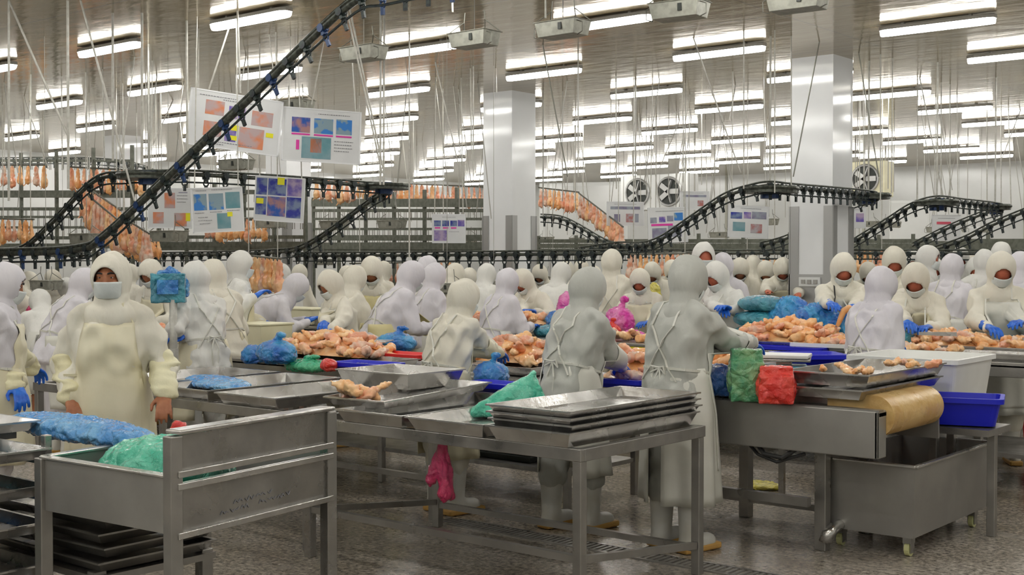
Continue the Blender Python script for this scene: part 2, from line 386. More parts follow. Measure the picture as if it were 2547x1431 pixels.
for bi in range(-2, 13):  # rows behind the camera are unseen, added to light the surfaces facing it
    b = 1.0+bi*2.36; row = []
    for ai in range(-3, 9):
        a = -4.82-2.59*ai
        if a > 3.5 or (a > -1 and b > 15): continue
        if bi < 3 and ai > 3: continue
        o = lamp0 if first else dup(lamp0); first = False
        o.location = (a+(random.random()-.5)*.15, b+(random.random()-.5)*.12, CZ); row.append(o)
    vis = sorted([o for o in row if -80 < pix(o.location)[0] < 2630 and pix(o.location)[1] > -60], key=lambda o: pix(o.location)[0])
    ORD = ['first', 'second', 'third', 'fourth', 'fifth', 'sixth', 'seventh', 'eighth', 'ninth', 'tenth', 'eleventh', 'twelfth']
    for o in row:
        o['group'] = 'ceiling lamps'
        o['label'] = ('white fluorescent ceiling lamp, %s from the left in the %s lamp row from the camera' % (ORD[vis.index(o)], ORD[max(0, bi-3+0)] if bi >= 3 else 'overhead')) if o in vis else 'unseen white fluorescent ceiling lamp carrying the grid beyond the edge of the picture'
# ------------------------------------------------------------------ people
def fold(co, n, amp, sc=(1, 1, .6), seed=0):
    q = Vector((co.x*sc[0], co.y*sc[1], co.z*sc[2]))*7+Vector((seed*3.1, seed*1.7, seed))
    a = 1-abs(noise.noise(q)*2)
    b = noise.noise(q*2.3+Vector((5, 2, 1)))
    return co+n*amp*(a*.8+b*.5-.5)
def hand_mb(curl, thumb=.5, r=.0098):
    m = MB()
    m.ell((0, .048, 0), (.043, .055, .018)); m.cap((-.022, .03, 0), (-.026, .085, 0), .017, .014); m.cap((.022, .03, 0), (.026, .085, .0), .017, .014)
    m.cap((0, -.05, 0), (0, .03, 0), .027, .026)
    for i, (x, l) in enumerate(((-.033, .78), (-.011, 1.0), (.012, 1.05), (.034, .95))):
        p = Vector((x, .088, .002)); a = .15+curl*(.25+.1*((i*37) % 3)); sp = x*1.2
        for k, sl in enumerate((.042, .027, .022)):
            q = p+Vector((sp*sl*2, math.cos(a)*sl*l, -math.sin(a)*sl*l)); m.cap(p, q, r-.0006*k, r-.0006*(k+1), 8); p = q; a += curl*.75
    p = Vector((.036, .025, -.004)); q = p+Vector((.028, .03, -.008-.012*thumb)); m.cap(p, q, .014, .0115, 8); m.cap(q, q+Vector((.008-.014*thumb, .032, -.008)), .0115, .0095, 8)
    return m
HANDS = {}
def hand_mesh(curl, glove):
    k = (curl, glove)
    if k not in HANDS:
        m = hand_mb(curl, .6, .0112 if glove else .0095)
        if glove: m.cap((0, -.095, 0), (0, -.04, 0), .040, .031)
        HANDS[k] = blob(m, .0052, 4, name='glove' if glove else 'hand')
    return HANDS[k]
def ik(sh, wr, lu, lf, pole):
    d = wr-sh; L = d.length; mx = (lu+lf)*.985
    if L > mx: wr = sh+d*(mx/L); d = wr-sh; L = mx
    a = (lu*lu-lf*lf+L*L)/(2*L); h = math.sqrt(max(0, lu*lu-a*a)); u = d/L
    pv = (pole-u*pole.dot(u)).normalized()
    return sh+u*a+pv*h, wr
PEOPLE = {}
def worker(px, py, Y, face, label, coat='coat_white', apron='apron_cream', lean=None, headp=None, heady=0, lh=None, rh=None, glove='glove', group=None,
           det=1, H=None, step=0, mask=True, sleeve=None, skin='skin', back_gap=25, hem=.42, cap_y=None, straps='apron_white', lateral=0, key=None, bootc=True):
    top = D(px, py, Y); ztop = top.z
    f = R(face); fv = c2r(math.sin(f), math.cos(f)); rv = Vector((fv.y, -fv.x, 0)); rz = math.atan2(-fv.x, fv.y)
    ARML = ARMF = None
    def zt(s, le, hp):
        return s*(.90+.545*math.cos(le)+.132*math.cos(le*.5+hp*.6)+.148)
    if headp is None: headp = .45 if lean is None or lean > .15 else .1
    if H is None: H = 1.70 if ztop > 1.60 else 1.62
    s = H/1.725
    if lean is None:
        if ztop >= 1.60: lean = .08; s = s*ztop/zt(s, lean, headp)
        else:
            lo, hi = .05, 1.25
            for _ in range(30):
                md = (lo+hi)/2
                if zt(s, md, headp) > ztop: lo = md
                else: hi = md
            lean = lo
    else: s = s*ztop/zt(s, lean, headp)
    s = min(1.16, max(.86, s))
    hip = Vector((lateral*.0, -.10*math.sin(lean)*2, .90))*s; hip.y = -.22*math.sin(lean)*s
    sd = Vector((0, math.sin(lean), math.cos(lean)))
    nb = hip+sd*.545*s; na = lean*.5+headp*.6; hc = nb+Vector((0, math.sin(na), math.cos(na)))*.132*s
    root_xy = Vector((top.x, top.y, 0))-fv*hc.y
    rootz = min(.14, max(-.0, ztop-zt(s, lean, headp))) if det < 2 else 0
    T = thing('person', label, 'person', (root_xy.x, root_xy.y, 0), rz, group)
    if key and key in PEOPLE:
        src, ss = PEOPLE[key]
        bpy.data.objects.remove(T)
        t = dup(src, loc=(root_xy.x, root_xy.y, 0), rz=rz, label=label, scale=s/ss)
        if group: t['group'] = group
        elif 'group' in t: del t['group']
        for ch in kids(t):
            if ch.name.startswith(('jacket', 'hood')): pass
        return t
    if key: PEOPLE[key] = (T, s)
    BAG = 1.0
    def loc(t):   # world target to local
        v = Vector(t)-root_xy; return Vector((v.dot(rv), v.dot(fv), v.z))
    M3 = Matrix.Rotation(-lean, 3, 'X')
    shl = hip+sd*.462*s
    SH = {k: shl+Vector((k*.150*s, -.01, 0)) for k in (-1, 1)}
    WR, EL, HD = {}, {}, {}
    for k, tgt in ((-1, lh), (1, rh)):
        if tgt is None:
            tg = Vector((k*.13, max(shl.y+.30, .34), 1.00))
        elif tgt == 'down': tg = Vector((k*.30*s, .04, .80*s))
        elif tgt[0] == 'px': tg = loc(D(*tgt[1:]))
        else: tg = Vector(tgt)
        d = (tg-SH[k]); dn = d.normalized(); wr = tg-dn*.07
        EL[k], WR[k] = ik(SH[k], wr, .285*s, .255*s, Vector((k*.55, -.5, -.75)))
        HD[k] = (WR[k]-EL[k]).normalized()
    HM = Matrix.Rotation(heady, 3, 'Z') @ Matrix.Rotation(-(lean*.55+headp), 3, 'X')
    hv = lambda x, y, z: hc+HM @ Vector((x, y, z))*s
    vx = .013 if det == 2 else (.018 if det == 1 else .026)
    # --- body (continuous)
    b = MB()
    b.ell(hc+HM @ Vector((0, .006, 0))*s, Vector((.078, .098, .118))*s, HM, 20, 14)
    b.ell(hv(0, .035, -.05), Vector((.055, .06, .06))*s, HM)
    if det == 2:
        b.cap(hv(0, .098, .02), hv(0, .109, -.02), .010*s, .013*s, 8)
        for k in (-1, 1):
            b.cap(hv(k*.015, .096, .036), hv(k*.045, .088, .034), .012*s, .010*s, 8)
            b.ell(hv(k*.042, .070, -.02), Vector((.026, .026, .026))*s)
            b.ell(hv(k*.031, .089, .021), Vector((.018, .010, .006))*s); b.ell(hv(k*.031, .088, .009), Vector((.018, .009, .006))*s)
            b.ell(hv(k*.080, -.0, -.005), Vector((.010, .02, .03))*s)
        b.cap(hv(-.02, .098, -.055), hv(.02, .098, -.055), .010*s, .010*s, 8)
    b.cap(hc+HM @ Vector((0, -.01, -.05))*s, nb-sd*.06*s, .050*s, .050*s)
    b.cap(nb-sd*.14*s, hip+sd*.1*s, .085*s, .10*s)
    b.cap(SH[-1]*.9+SH[1]*.1-sd*.02*s, SH[1]*.9+SH[-1]*.1-sd*.02*s, .045*s, .045*s); b.ell(hip, Vector((.15, .11, .11))*s)
    feet = {}
    for k in (-1, 1):
        ft = Vector((k*.115*s, -.02+k*step*.5, .06)); feet[k] = ft
        kn = Vector((k*.115*s, (hip.y+ft.y)/2+.03, .47*s))
        b.cap(hip+Vector((k*.09*s, 0, -.02)), kn, .075*s, .05*s); b.cap(kn, ft+Vector((0, 0, .03)), .048*s, .035)
        b.cap(ft, ft+Vector((0, .13, -.02)), .035, .03)
        b.cap(SH[k], EL[k], .045*s, .036*s); b.cap(EL[k], WR[k], .036*s, .027*s)
        if glove is None or (isinstance(glove, tuple) and glove[0 if k < 0 else 1] is None):
            z = HD[k]; X = z.cross(Vector((0, 0, 1))); X = X.normalized() if X.length > .2 else Vector((0, 1, 0)) if k < 0 else Vector((0, -1, 0))
            Zv = X.cross(z); hm = Matrix((X, z, Zv)).transposed()
            if k > 0: hm = hm @ Matrix.Diagonal((-1, 1, 1))
            h = hand_mb(.55, .4)
            if k > 0: h.f = [f_[::-1] for f_ in h.f]
            b.add([WR[k]+z*.02+(hm @ v) for v in h.v], h.f)
    bv = .0065 if (det == 2 and glove is None) else (vx if det < 2 else .009)
    ob('body', blob(b, bv, 3, name='body'), skin, T)
    # --- trousers and boots
    t = MB()
    for k in (-1, 1):
        ft = feet[k]; kn = Vector((k*.115*s, (hip.y+ft.y)/2+.03, .47*s))
        t.cap(hip+Vector((k*.085*s, 0, -.02)), kn, .125*s, .105*s); t.cap(kn, Vector((ft.x, ft.y, .33)), .105*s, .096*s)
    t.ell(hip, Vector((.175, .14, .13))*s)
    if det >= 1:
        ob('trousers', blob(t, vx*1.1, 5, (lambda c, n: fold(c, n, .02, (1.3, 1.3, 1), px)) if det == 2 else None, 'trousers'), coat, T)
        for k in (-1, 1):
            ft = feet[k]; bt = MB(); bt.cap(ft+Vector((0, 0, .28)), ft+Vector((0, -.005, .02)), .078, .062); bt.cap(ft+Vector((0, -.02, -.005)), ft+Vector((0, .15, -.012)),   .058, .05)
            bo = ob('boot', blob(bt, .016, 4, lambda c, n: Vector((c.x, c.y, max(c.z, .012))), 'boot'), 'boot', T)
            ob('sole', MB().box(ft+Vector((0, .065, -.038)), (.105, .30, .04)), 'sole', bo, bevel=.012)
    # --- jacket
    c = MB()
    def lft(hz, rx, ry, oy=0): return (hip+sd*hz*s+Vector((0, oy*s, 0)), rx*s, ry*s)
    prof = [lft(-.12, .185, .160), lft(-.07, .198, .170), lft(.02, .200, .170), lft(.10, .182, .155), lft(.20, .192, .160), lft(.32, .198, .158, -.005), lft(.40, .190, .145, -.01), lft(.455, .165, .122, -.01), lft(.505, .125, .10, 0), lft(.55, .085, .085, 0)]
    vs = []; nn = 20; fs = []
    for (cc, rx, ry) in prof:
        for i in range(nn):
            a = 2*PI*i/nn; sq = 1/(abs(math.cos(a))**2.6+abs(math.sin(a))**2.6)**(1/2.6)
            vs.append(cc+M3 @ Vector((rx*math.cos(a)*sq, ry*math.sin(a)*sq, 0)))
    for j in range(len(prof)-1):
        for i in range(nn): fs.append((j*nn+i, j*nn+(i+1) % nn, (j+1)*nn+(i+1) % nn, (j+1)*nn+i))
    fs += [tuple(range(nn))[::-1], tuple((len(prof)-1)*nn+i for i in range(nn))]
    c.add(vs, fs)
    c.cap(SH[-1]*.95+SH[1]*.05, SH[1]*.95+SH[-1]*.05, .080*s, .080*s)
    for k in (-1, 1):
        c.cap(nb-sd*.045*s+Vector((k*.05*s, -.01, 0)), SH[k]-Vector((k*.01, 0, 0)), .075*s, .080*s)
        ax = (EL[k]-SH[k]); c.cap(SH[k], EL[k], .082*s, .073*s); c.cap(EL[k], WR[k]-HD[k]*.01, .072*s, .056*s)
        c.cap(SH[k]-Vector((k*.05*s, 0, .03*s)), SH[k]+ax*.55-Vector((k*.035*s, 0, 0)), .078*s, .06*s)
        if det: c.ell(EL[k], (.078*s, .078*s, .076*s))
    am = {2: .034, 1: .026, 0: .016}[det]
    jm = blob(c, vx, 5 if det else 3, lambda q, n: fold(q, n, am, (1, 1, .7), px*.01), 'jacket')
    ob('jacket', jm, coat, T)
    bvh = BVHTree.FromPolygons([v.co for v in jm.vertices], [p.vertices for p in jm.polygons])
    if sleeve:
        for k in (-1, 1):
            e, wv = EL[k], WR[k]; st = e+(e-SH[k])*-.25; q = MB().cap(e+(wv-e)*.06, wv-HD[k]*.01, .084*s, .068*s); q.ell(wv-HD[k]*.045, Vector((.074, .074, .06))*s)
            ob('sleeve_cover', blob(q, .011, 3, lambda cc, n: fold(cc, n, .03, (.6, .6, 1.8), px*.02+k), 'sleeve'), sleeve, T)
    # --- apron
    if apron:
        wz = hip.z+.17*s; rx, ry = .203*s, .172*s; gap = R(back_gap)
        def sk(u, v):
            a = -PI+gap+u*(2*PI-2*gap); fl = .90+.20*min(1, v*3)**.7+.12*v; w_ = math.sin(a*9+px)*.012*v+math.sin(a*5+1.3*px)*.016*v
            cy = hip.y*(1-v*.7)+.02
            return Vector((math.sin(a)*(rx*fl+w_), cy+math.cos(a)*(ry*fl+w_), wz-(wz-hem)*v))
        ob('apron_skirt', MB().grid(sk, 56 if det else 28, 14 if det else 6).mesh('apron', True), apron, T, solid=.006)
        fr = Matrix((Vector((1, 0, 0)), sd.cross(Vector((1, 0, 0))), sd)).transposed()   # x, front, up in torso
        front = Vector((0, math.cos(lean), -math.sin(lean)))
        def onj(x, h, side, off=.008):
            o_ = hip+sd*h*s+Vector((x*s, 0, 0))+front*side*.6; r_ = bvh.ray_cast(o_, -front*side)
            if r_[0] is None: return hip+sd*h*s+Vector((x*s, 0, 0))+front*side*.12*s
            return r_[0]+front*side*off
        if det:
            def bib(u, v):
                q = onj((u-.5)*(.40-.13*max(0, v*2-1)), -.42+.86*v, 1, .012)
                vv = (wz-q.z)/(wz-hem)
                if 0 <= vv < 1:
                    fl = .90+.20*min(1, vv*3)**.7+.12*vv; sa = max(-.98, min(.98, q.x/(rx*fl))); a = math.asin(sa)
                    w_ = math.sin(a*9+px)*.012*vv+math.sin(a*5+1.3*px)*.016*vv
                    q = Vector((q.x, max(q.y, hip.y*(1-vv*.7)+.02+math.cos(a)*(ry*fl+w_)+.005), q.z))
                return q
            ob('apron_bib', MB().grid(bib, 16, 34).mesh('bib', True), apron, T, solid=.004)
            for k in (-1, 1):
                pts = [onj(k*.13, .43, 1), onj(k*.12, .46, 1)]
                for q in range(5):
                    a = PI*q/4; o_ = SH[k]*.75+SH[-k]*.25+front*math.cos(a)*.5+sd*math.sin(a)*.5; cc = SH[k]*.75+SH[-k]*.25
                    r_ = bvh.ray_cast(o_, (cc-o_).normalized())
                    if r_[0]: pts.append(r_[0]+(o_-cc).normalized()*.008)
                for q in range(9):
                    tt = (q+.5)/9; pts.append(onj(k*(.10-.24*tt), .42-.36*tt, -1, .008))
                rb = MB()
                for i in range(len(pts)-1): rb.bar(pts[i], pts[i+1], .012, .005) if (pts[i+1]-pts[i]).length > 1e-4 else None
                ob('apron_strap', rb, straps, T)
            tie = MB(); pr_ = []
            for q in range(33):
                a = 2*PI*q/32; cc = hip+sd*.155*s; dr = M3 @ Vector((math.sin(a), math.cos(a), 0)); r_ = bvh.ray_cast(cc+dr*.5, -dr)
                if r_[0] and (r_[0]-cc).length < .26*s: pr_.append(r_[0]+dr*.004)
            for i in range(len(pr_)-1): tie.bar(pr_[i], pr_[i+1], .008, .014)
            if pr_: ob('apron_tie', tie, straps, T)
            if det == 2:
                bw = MB(); o_ = onj(0, .155, -1, .02)
                for k in (-1, 1):
                    bw.tube([o_, o_+Vector((k*.03, -.02, -.09)), o_+Vector((k*.02, -.02, -.22))], .006, 6)
                    bw.tube([o_, o_+Vector((k*.05, -.02, .01)), o_+Vector((k*.06, -.015, -.03)), o_], .006, 6)
                ob('apron_bow', bw, straps, T)
    # --- hood with face opening
    h = MB()
    h.ell(hv(0, -.008, .012), Vector((.110, .130, .143))*s, HM, 22, 14)
    h.cap(hv(0, .0, -.03), hv(0, -.0, -.075), .100*s, .090*s); h.cap(hv(0, -.012, -.05), nb-sd*.02*s, .090*s, .100*s)
    h.ell(nb-sd*.085*s, Vector((.158, .122, .115))*s, M3)
    hm_ = blob(h, .011 if det == 2 else (.014 if det else .02), 3, (lambda q, n: fold(q, n, .013 if det == 2 else .008, (1.2, 1.2, .5), px*.03)), 'hood')
    iM = HM.inverted(); bm = bmesh.new(); bm.from_mesh(hm_); kill = []
    A_, B_, zc = .068, .088, -.014
    def lc(v): return (iM @ (v-hc))/s
    def e_(q): return (q.x/A_)**2+((q.z-zc)/B_)**2
    for f_ in bm.faces:
        q = lc(f_.calc_center_median())
        if q.y > .02 and e_(q) < 1: kill.append(f_)
    bmesh.ops.delete(bm, geom=kill, context='FACES')
    for v in bm.verts:
        if v.is_boundary:
            q = lc(v.co); e = math.sqrt(max(e_(q), .05))
            q2 = Vector((q.x/e, q.y, zc+(q.z-zc)/e)); v.co = hc+HM @ (q2*s)
    bm.to_mesh(hm_); bm.free()
    hm_.polygons.foreach_set('use_smooth', [True]*len(hm_.polygons))
    ob('hood', hm_, coat, T, solid=.007)
    if mask:
        def mk(u, v):
            a = R(-62+124*u); t_ = R(-62+58*v); fz = 1+.06*math.sin(u*PI)
            return hv(.090*math.sin(a)*math.cos(t_*.6), .012+.117*math.cos(a)*math.cos(t_*.70)*fz, .124*math.sin(t_)*.92+.0)
        ob('face_mask', MB().grid(mk, 18 if det else 8, 10 if det else 5).mesh('mask', True), 'mask', T, solid=.004)
    if det == 2:
        for k in (-1, 1):
            ey = ob('eye', MB().ell(hv(k*.032, .0935, .0155), Vector((.0105, .005, .0042))*s, HM), 'eyewhite', T, smooth=True)
            ob('iris', MB().ell(hv(k*.032, .0985, .0155), Vector((.0052, .003, .0042))*s, HM), 'eye', ey, smooth=True)
            ob('eyebrow', MB().tube([hv(k*.014, .108, .036), hv(k*.032, .106, .043), hv(k*.050, .094, .037)], [.004, .0055, .003], 6), 'hair', T)
    # --- gloves
    if glove:
        for k in (-1, 1):
            g = glove if isinstance(glove, str) else glove[0 if k < 0 else 1]
            if g is None: continue
            z = HD[k]; X = z.cross(Vector((0, 0, 1))); X = X.normalized() if X.length > .2 else Vector((0, 1, 0))
            Zv = X.cross(z); hm = Matrix((X, z, Zv)).transposed()
            o = ob('glove', hand_mesh(.55, True), g, T)
            mm = hm.to_4x4() @ Matrix.Diagonal((k*-1 if k > 0 else 1, 1, 1, 1)).to_4x4() @ Matrix.Scale(1.08*s, 4)
            mm.translation = WR[k]+z*.015; o.matrix_local = mm
    return T

BENCH = [(6.65, 7.55, -12.2, -5.0), (9.35, 10.4, -14.5, -2.2), (12.6, 14.1, -15.5, -3.5), (15.9, 16.9, -17, -3.0), (4.7, 5.9, -8.6, -3.4)]
PLACED = []
def W_(px, py, Y, face, label, *a, **k):
    def rootat(y):
        t = D(px, py, y); f = R(face); fv = c2r(math.sin(f), math.cos(f)); le = k.get('lean')
        if le is None: le = max(.08, min(1.0, (1.6-t.z)*1.9))
        return Vector((t.x, t.y, 0))-fv*(.58*math.sin(le)+.08), fv
    y0 = Y; r0, fv = rootat(Y)
    def bad(y):
        r_, _ = rootat(y)
        for b0, b1, a0, a1 in BENCH:
            if a0-.2 < r_.x < a1+.2 and b0-.24 < r_.y < b1+.24: return True
        return any((r_-q).length < .5 for q in PLACED)
    if Y > 9.2:
        best = None
        for i in range(60):
            for sg in ((1, -1) if fv.y < 0 else (-1, 1)):
                y = Y+sg*i*.08
                if not bad(y): best = y; break
            if best: break
        if best and abs(best-Y) < 1.3: Y = best
    r_, _ = rootat(Y); PLACED.append(r_); dY = Y-y0
    for h in ('lh', 'rh'):
        v = k.get(h)
        if v and v[0] == 'px': k[h] = ('px', v[1], v[2], v[3]+dY)
    return worker(px, py, Y, face, label, *a, **k)
W_(275, 630, 7.0, 172, 'white-hooded masked worker with bare hands, facing the camera with arms hanging', 'coat_cream', 'apron_cream', lean=.02, headp=.02, heady=-.12, det=2,
   lh=('px', 418, 1006, 6.85), rh=('px', 172, 1016, 6.85), glove=None, sleeve='sleeve_yellow', straps='apron_cream', hem=.45)
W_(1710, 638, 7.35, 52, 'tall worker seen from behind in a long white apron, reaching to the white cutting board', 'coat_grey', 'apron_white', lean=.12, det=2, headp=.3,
   rh=('px', 1905, 885, 7.75), lh=None, back_gap=14, hem=.28)
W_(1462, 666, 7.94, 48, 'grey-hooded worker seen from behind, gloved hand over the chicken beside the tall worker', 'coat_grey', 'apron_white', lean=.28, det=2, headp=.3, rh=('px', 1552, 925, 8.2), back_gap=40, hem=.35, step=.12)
W_(1152, 695, 8.45, 50, 'cream-hooded worker seen from behind, one blue glove over the bench left of the mint bag', 'coat_cream', 'apron_cream', lean=.3, det=2, headp=.25, rh=('px', 1246, 888, 8.8), back_gap=45, hem=.38)
W_(12, 655, 7.9, 70, 'lilac-jacketed worker cut off by the left edge of the picture, blue gloves low', 'coat_lilac', 'apron_cream', lean=.1, det=2, headp=.2, rh=('px', 85, 925, 8.2), lh=('px', 50, 1000, 7.7), sleeve='sleeve_yellow')
W_(487, 650, 9.6, 318, 'worker turned away with blue glove held behind the pole of the wrapped scale', 'coat_white', 'apron_cream', lean=.22, det=2, headp=.25, lh=('px', 405, 872, 9.4), rh=('px', 450, 850, 9.3), back_gap=40)
W_(530, 645, 11.0, 318, 'worker in cream jacket close behind the one with the scale pole', 'coat_cream', 'apron_cream', lean=.3, headp=.3)
W_(598, 625, 12.6, 70, 'slim standing worker with orange glove holding a yellow cloth', 'coat_white', 'apron_cream', lean=.08, headp=.15, rh=('px', 645, 750, 12.4), glove=('glove_orange', 'glove_orange'))
W_(822, 672, 10.9, 232, 'masked worker bending over the long pile of raw chicken beside the blue scale', 'coat_cream', 'apron_cream', headp=.5, rh=('px', 796, 838, 10.2), lh=('px', 815, 845, 10.2))
W_(735, 680, 12.6, 75, 'worker bent far forward with a broad white back behind the foam boxes', 'coat_lilac', 'apron_white', lean=.95, headp=.2)
W_(700, 655, 15.5, 300, 'small distant worker raising a dark blue glove behind the bent white back', 'coat_white', 'apron_white', det=0, lean=.3, lh=('px', 686, 690, 15.2), rh=('px', 690, 700, 15.2))
W_(745, 658, 17, 20, 'small distant worker standing just right of the raised blue glove', 'coat_cream', 'apron_white', det=0, lean=.2, key='farback')
W_(375, 645, 12.0, 205, 'worker in cream jacket facing the camera behind the blue wrapped scale display', 'coat_cream', 'apron_cream', headp=.5, lean=.35)
W_(207, 668, 11.0, 40, 'worker seen from behind in pale lilac hood beyond the man with bare hands', 'coat_lilac', 'apron_white', lean=.45, headp=.4)
W_(100, 718, 13.0, 330, 'hunched worker in the gap left of the man with bare hands', 'coat_white', 'apron_white', det=0, lean=.9)
W_(170, 690, 13.5, 300, 'distant worker bending behind the small grey hanging tray', 'coat_white', 'apron_white', det=0, lean=.6)
W_(70, 675, 16, 30, 'far worker under the dark conveyor rail near the pink bag', 'coat_cream', 'apron_cream', det=0, lean=.5)
W_(925, 637, 13.2, 186, 'worker in a yellow apron facing the camera with head bowed', 'coat_cream', 'apron_yellow', headp=.75, lean=.3)
W_(882, 660, 12.3, 35, 'cream-hooded worker with his back turned, between the yellow apron and the bending masked worker', 'coat_cream', 'apron_cream', lean=.35, headp=.35)
W_(1022, 650, 11.8, 62, 'worker in lilac jacket and yellow apron skirt bending to the right', 'coat_lilac', 'apron_yellow', lean=.55, headp=.25, back_gap=30)
W_(1080, 655, 12.8, 50, 'worker in mauve jacket half hidden behind the yellow apron skirt', 'coat_lilac', 'apron_white', lean=.3, headp=.3)
W_(1062, 636, 15, 40, 'far hooded worker peeping over the mauve jacket', 'coat_lilac', 'apron_white', det=0, lean=.3)
W_(1130, 655, 14.2, 25, 'worker whose cream back carries two straps beside the small hanging trays', 'coat_cream', 'apron_cream', lean=.6, headp=.5)
W_(1210, 655, 15, 20, 'worker bending in front of the steel-guarded middle column', 'coat_white', 'apron_white', det=0, lean=.6)
W_(1262, 668, 12.6, 45, 'worker in pale lilac overall with a tied waist left of the orange lit face', 'coat_lilac', 'apron_white', lean=.3, headp=.3, back_gap=60, hem=.7)
W_(1302, 667, 13.3, 222, 'worker with bright lit face looking down over the fillets behind the tied-waist overall', 'coat_cream', 'apron_cream', headp=.7, lean=.45, skin='skin_red', lh=('px', 1330, 785, 12.9), rh=('px', 1305, 782, 12.9))
W_(1395, 652, 14.5, 30, 'worker bending in white beside the tall pink bag', 'coat_white', 'apron_yellow', det=0, lean=.5)
W_(1522, 621, 14.0, 15, 'tall worker standing straight with his back to the camera above the pink bags', 'coat_cream', 'apron_white', lean=.05, headp=.1)
W_(1592, 667, 13.0, 196, 'masked worker facing the camera between the tall standing back and the large grey jacket', 'coat_cream', 'apron_cream', headp=.6, lean=.3, skin='skin_red')
W_(1750, 603, 13.0, 182, 'tallest masked worker facing the camera above everyone else', 'coat_white', 'apron_white', headp=.1, lean=.03, heady=.1, skin='skin_red', H=1.85)
W_(1783, 650, 11.4, 222, 'masked worker bending over the blue and teal bags next to the tall grey hood', 'coat_white', 'apron_white', headp=.4, lean=.4, skin='skin_red', lh=('px', 1815, 775, 10.9), rh=('px', 1800, 780, 10.9))
W_(1797, 629, 13.2, 205, 'worker mostly hidden behind the one bending over the teal bags', 'coat_lilac', 'apron_white', det=0, lean=.3)
W_(1841, 640, 15.5, 190, 'small worker with bowed head left of the blue tub', 'coat_cream', 'apron_white', det=0, lean=.55, headp=.7, key='farfront')
W_(1947, 640, 15.6, 186, 'worker facing the camera with head bowed low behind the heap of blue bags', 'coat_cream', 'apron_cream', lean=.42, headp=.8, skin='skin_red', glove=None, lh=('px', 1995, 748, 14.8), rh=('px', 1905, 738, 14.8))
W_(2097, 629, 11.3, 188, 'masked worker with dark apron straps holding up a strip of meat in blue gloves', 'coat_cream', 'apron_white', lean=.25, headp=.55, skin='skin_red', straps='rubber', rh=('px', 2066, 760, 10.8), lh=('px', 2122, 768, 10.8))
W_(2192, 664, 9.3, 52, 'worker seen from behind with folded cross-back apron in front of the white tub', 'coat_lilac', 'apron_white', det=2, lean=.22, headp=.35, rh=('px', 2200, 870, 9.4), back_gap=35)
W_(2224, 613, 12.6, 192, 'masked worker with yellow apron behind the cross-back apron', 'coat_cream', 'apron_yellow', lean=.25, headp=.5, skin='skin_red', lh=('px', 2222, 750, 12.0), rh=('px', 2215, 765, 12))
W_(2278, 653, 10.4, 206, 'masked worker bending over the meat trays with a knife and both blue gloves down', 'coat_cream', 'apron_cream', lean=.5, headp=.45, skin='skin_red', rh=('px', 2260, 818, 9.9), lh=('px', 2312, 826, 10.0))
W_(2309, 611, 14.0, 120, 'distant worker in profile turned to the right under the inclined chain', 'coat_white', 'apron_white', det=0, lean=.1, skin='skin_red')
W_(2322, 640, 14.2, 195, 'distant masked worker peeping beside the bending back', 'coat_white', 'apron_white', det=0, lean=.2, skin='skin_red')
W_(2368, 632, 13.0, 40, 'distant worker in lilac jacket with his back to the camera', 'coat_lilac', 'apron_white', lean=.3, headp=.3)
W_(2490, 627, 10.0, 190, 'masked worker with broad cream apron by the right edge, gloves on the last tray', 'coat_cream', 'apron_white', lean=.2, headp=.4, skin='skin_red', rh=('px', 2460, 825, 9.6), lh=('px', 2540, 815, 9.6))
W_(2490, 602, 15.0, 10, 'far worker whose hood rises behind the broad cream apron wearer', 'coat_white', 'apron_white', det=0, lean=.05)
W_(2448, 621, 13.6, 20, 'worker in white jacket with back turned left of the broad cream apron', 'coat_white', 'apron_white', lean=.15)
W_(2425, 640, 15.5, 190, 'far worker whose reddish face shows between two white backs', 'coat_white', 'apron_white', det=0, lean=.2, skin='skin_red', key='farfront2')
W_(2537, 626, 13.5, 30, 'hooded worker in lilac cut off by the right edge', 'coat_lilac', 'apron_white', det=0, lean=.2)
for px, py, Y, fc, key, lb in ((1345, 652, 17, 200, 'farfront', 'hooded worker with bowed head far right of the middle column'), (1412, 655, 16.5, 20, 'farback', 'hooded worker with back turned in the far row beside the chain'),
        (1450, 650, 17.5, 30, 'farback', 'hooded worker in the far row behind the grey hooded worker'), (1478, 655, 18, 190, 'farfront', 'hooded worker with bowed head left of the tall standing back'),
        (1625, 645, 16.5, 200, 'farfront', 'worker with bowed head below the second instruction board'), (1672, 640, 17, 190, 'farfront', 'worker with bowed head in front of hanging pink meat'),
        (1875, 640, 18, 20, 'farback', 'far worker standing left of the guarded wall-socket column'), (1905, 642, 17.5, 190, 'farfront', 'far worker with bowed head near the wall-socket column'),
        (2160, 645, 16.0, 200, 'farfront', 'far worker in white behind the dark strapped apron'), (2388, 628, 16.5, 200, 'farfront2', 'far masked worker left of the white backs on the right'),
        (2410, 634, 18, 20, 'farback', 'far worker seen from the back between the right-hand rows'), (2270, 635, 17.5, 190, 'farfront2', 'far masked worker under the third chain incline'),
        (1170, 660, 17, 190, 'farfront', 'far worker with bowed head between the strapped backs'), (960, 655, 17, 30, 'farback', 'far worker seen from the back right of the yellow apron'),
        (865, 655, 18, 190, 'farfront', 'far worker with bowed head above the bending masked worker'), (330, 662, 16, 20, 'farback', 'far worker seen from the back beside the man with bare hands'),
        (135, 665, 18, 190, 'farfront', 'far worker with bowed head below the left end of the rail'), (40, 690, 15, 190, 'farfront', 'worker with bowed head behind the lilac jacket at the left'),
        (2515, 640, 17, 190, 'farfront2', 'far masked worker between the two right edge hoods'), (1700, 646, 18, 20, 'farback', 'far worker seen from the back left of the tallest worker')):
    W_(px, py, Y, fc, lb, 'coat_white', 'apron_white', det=0, lean=.35 if 'back' in key else .5, key=key)
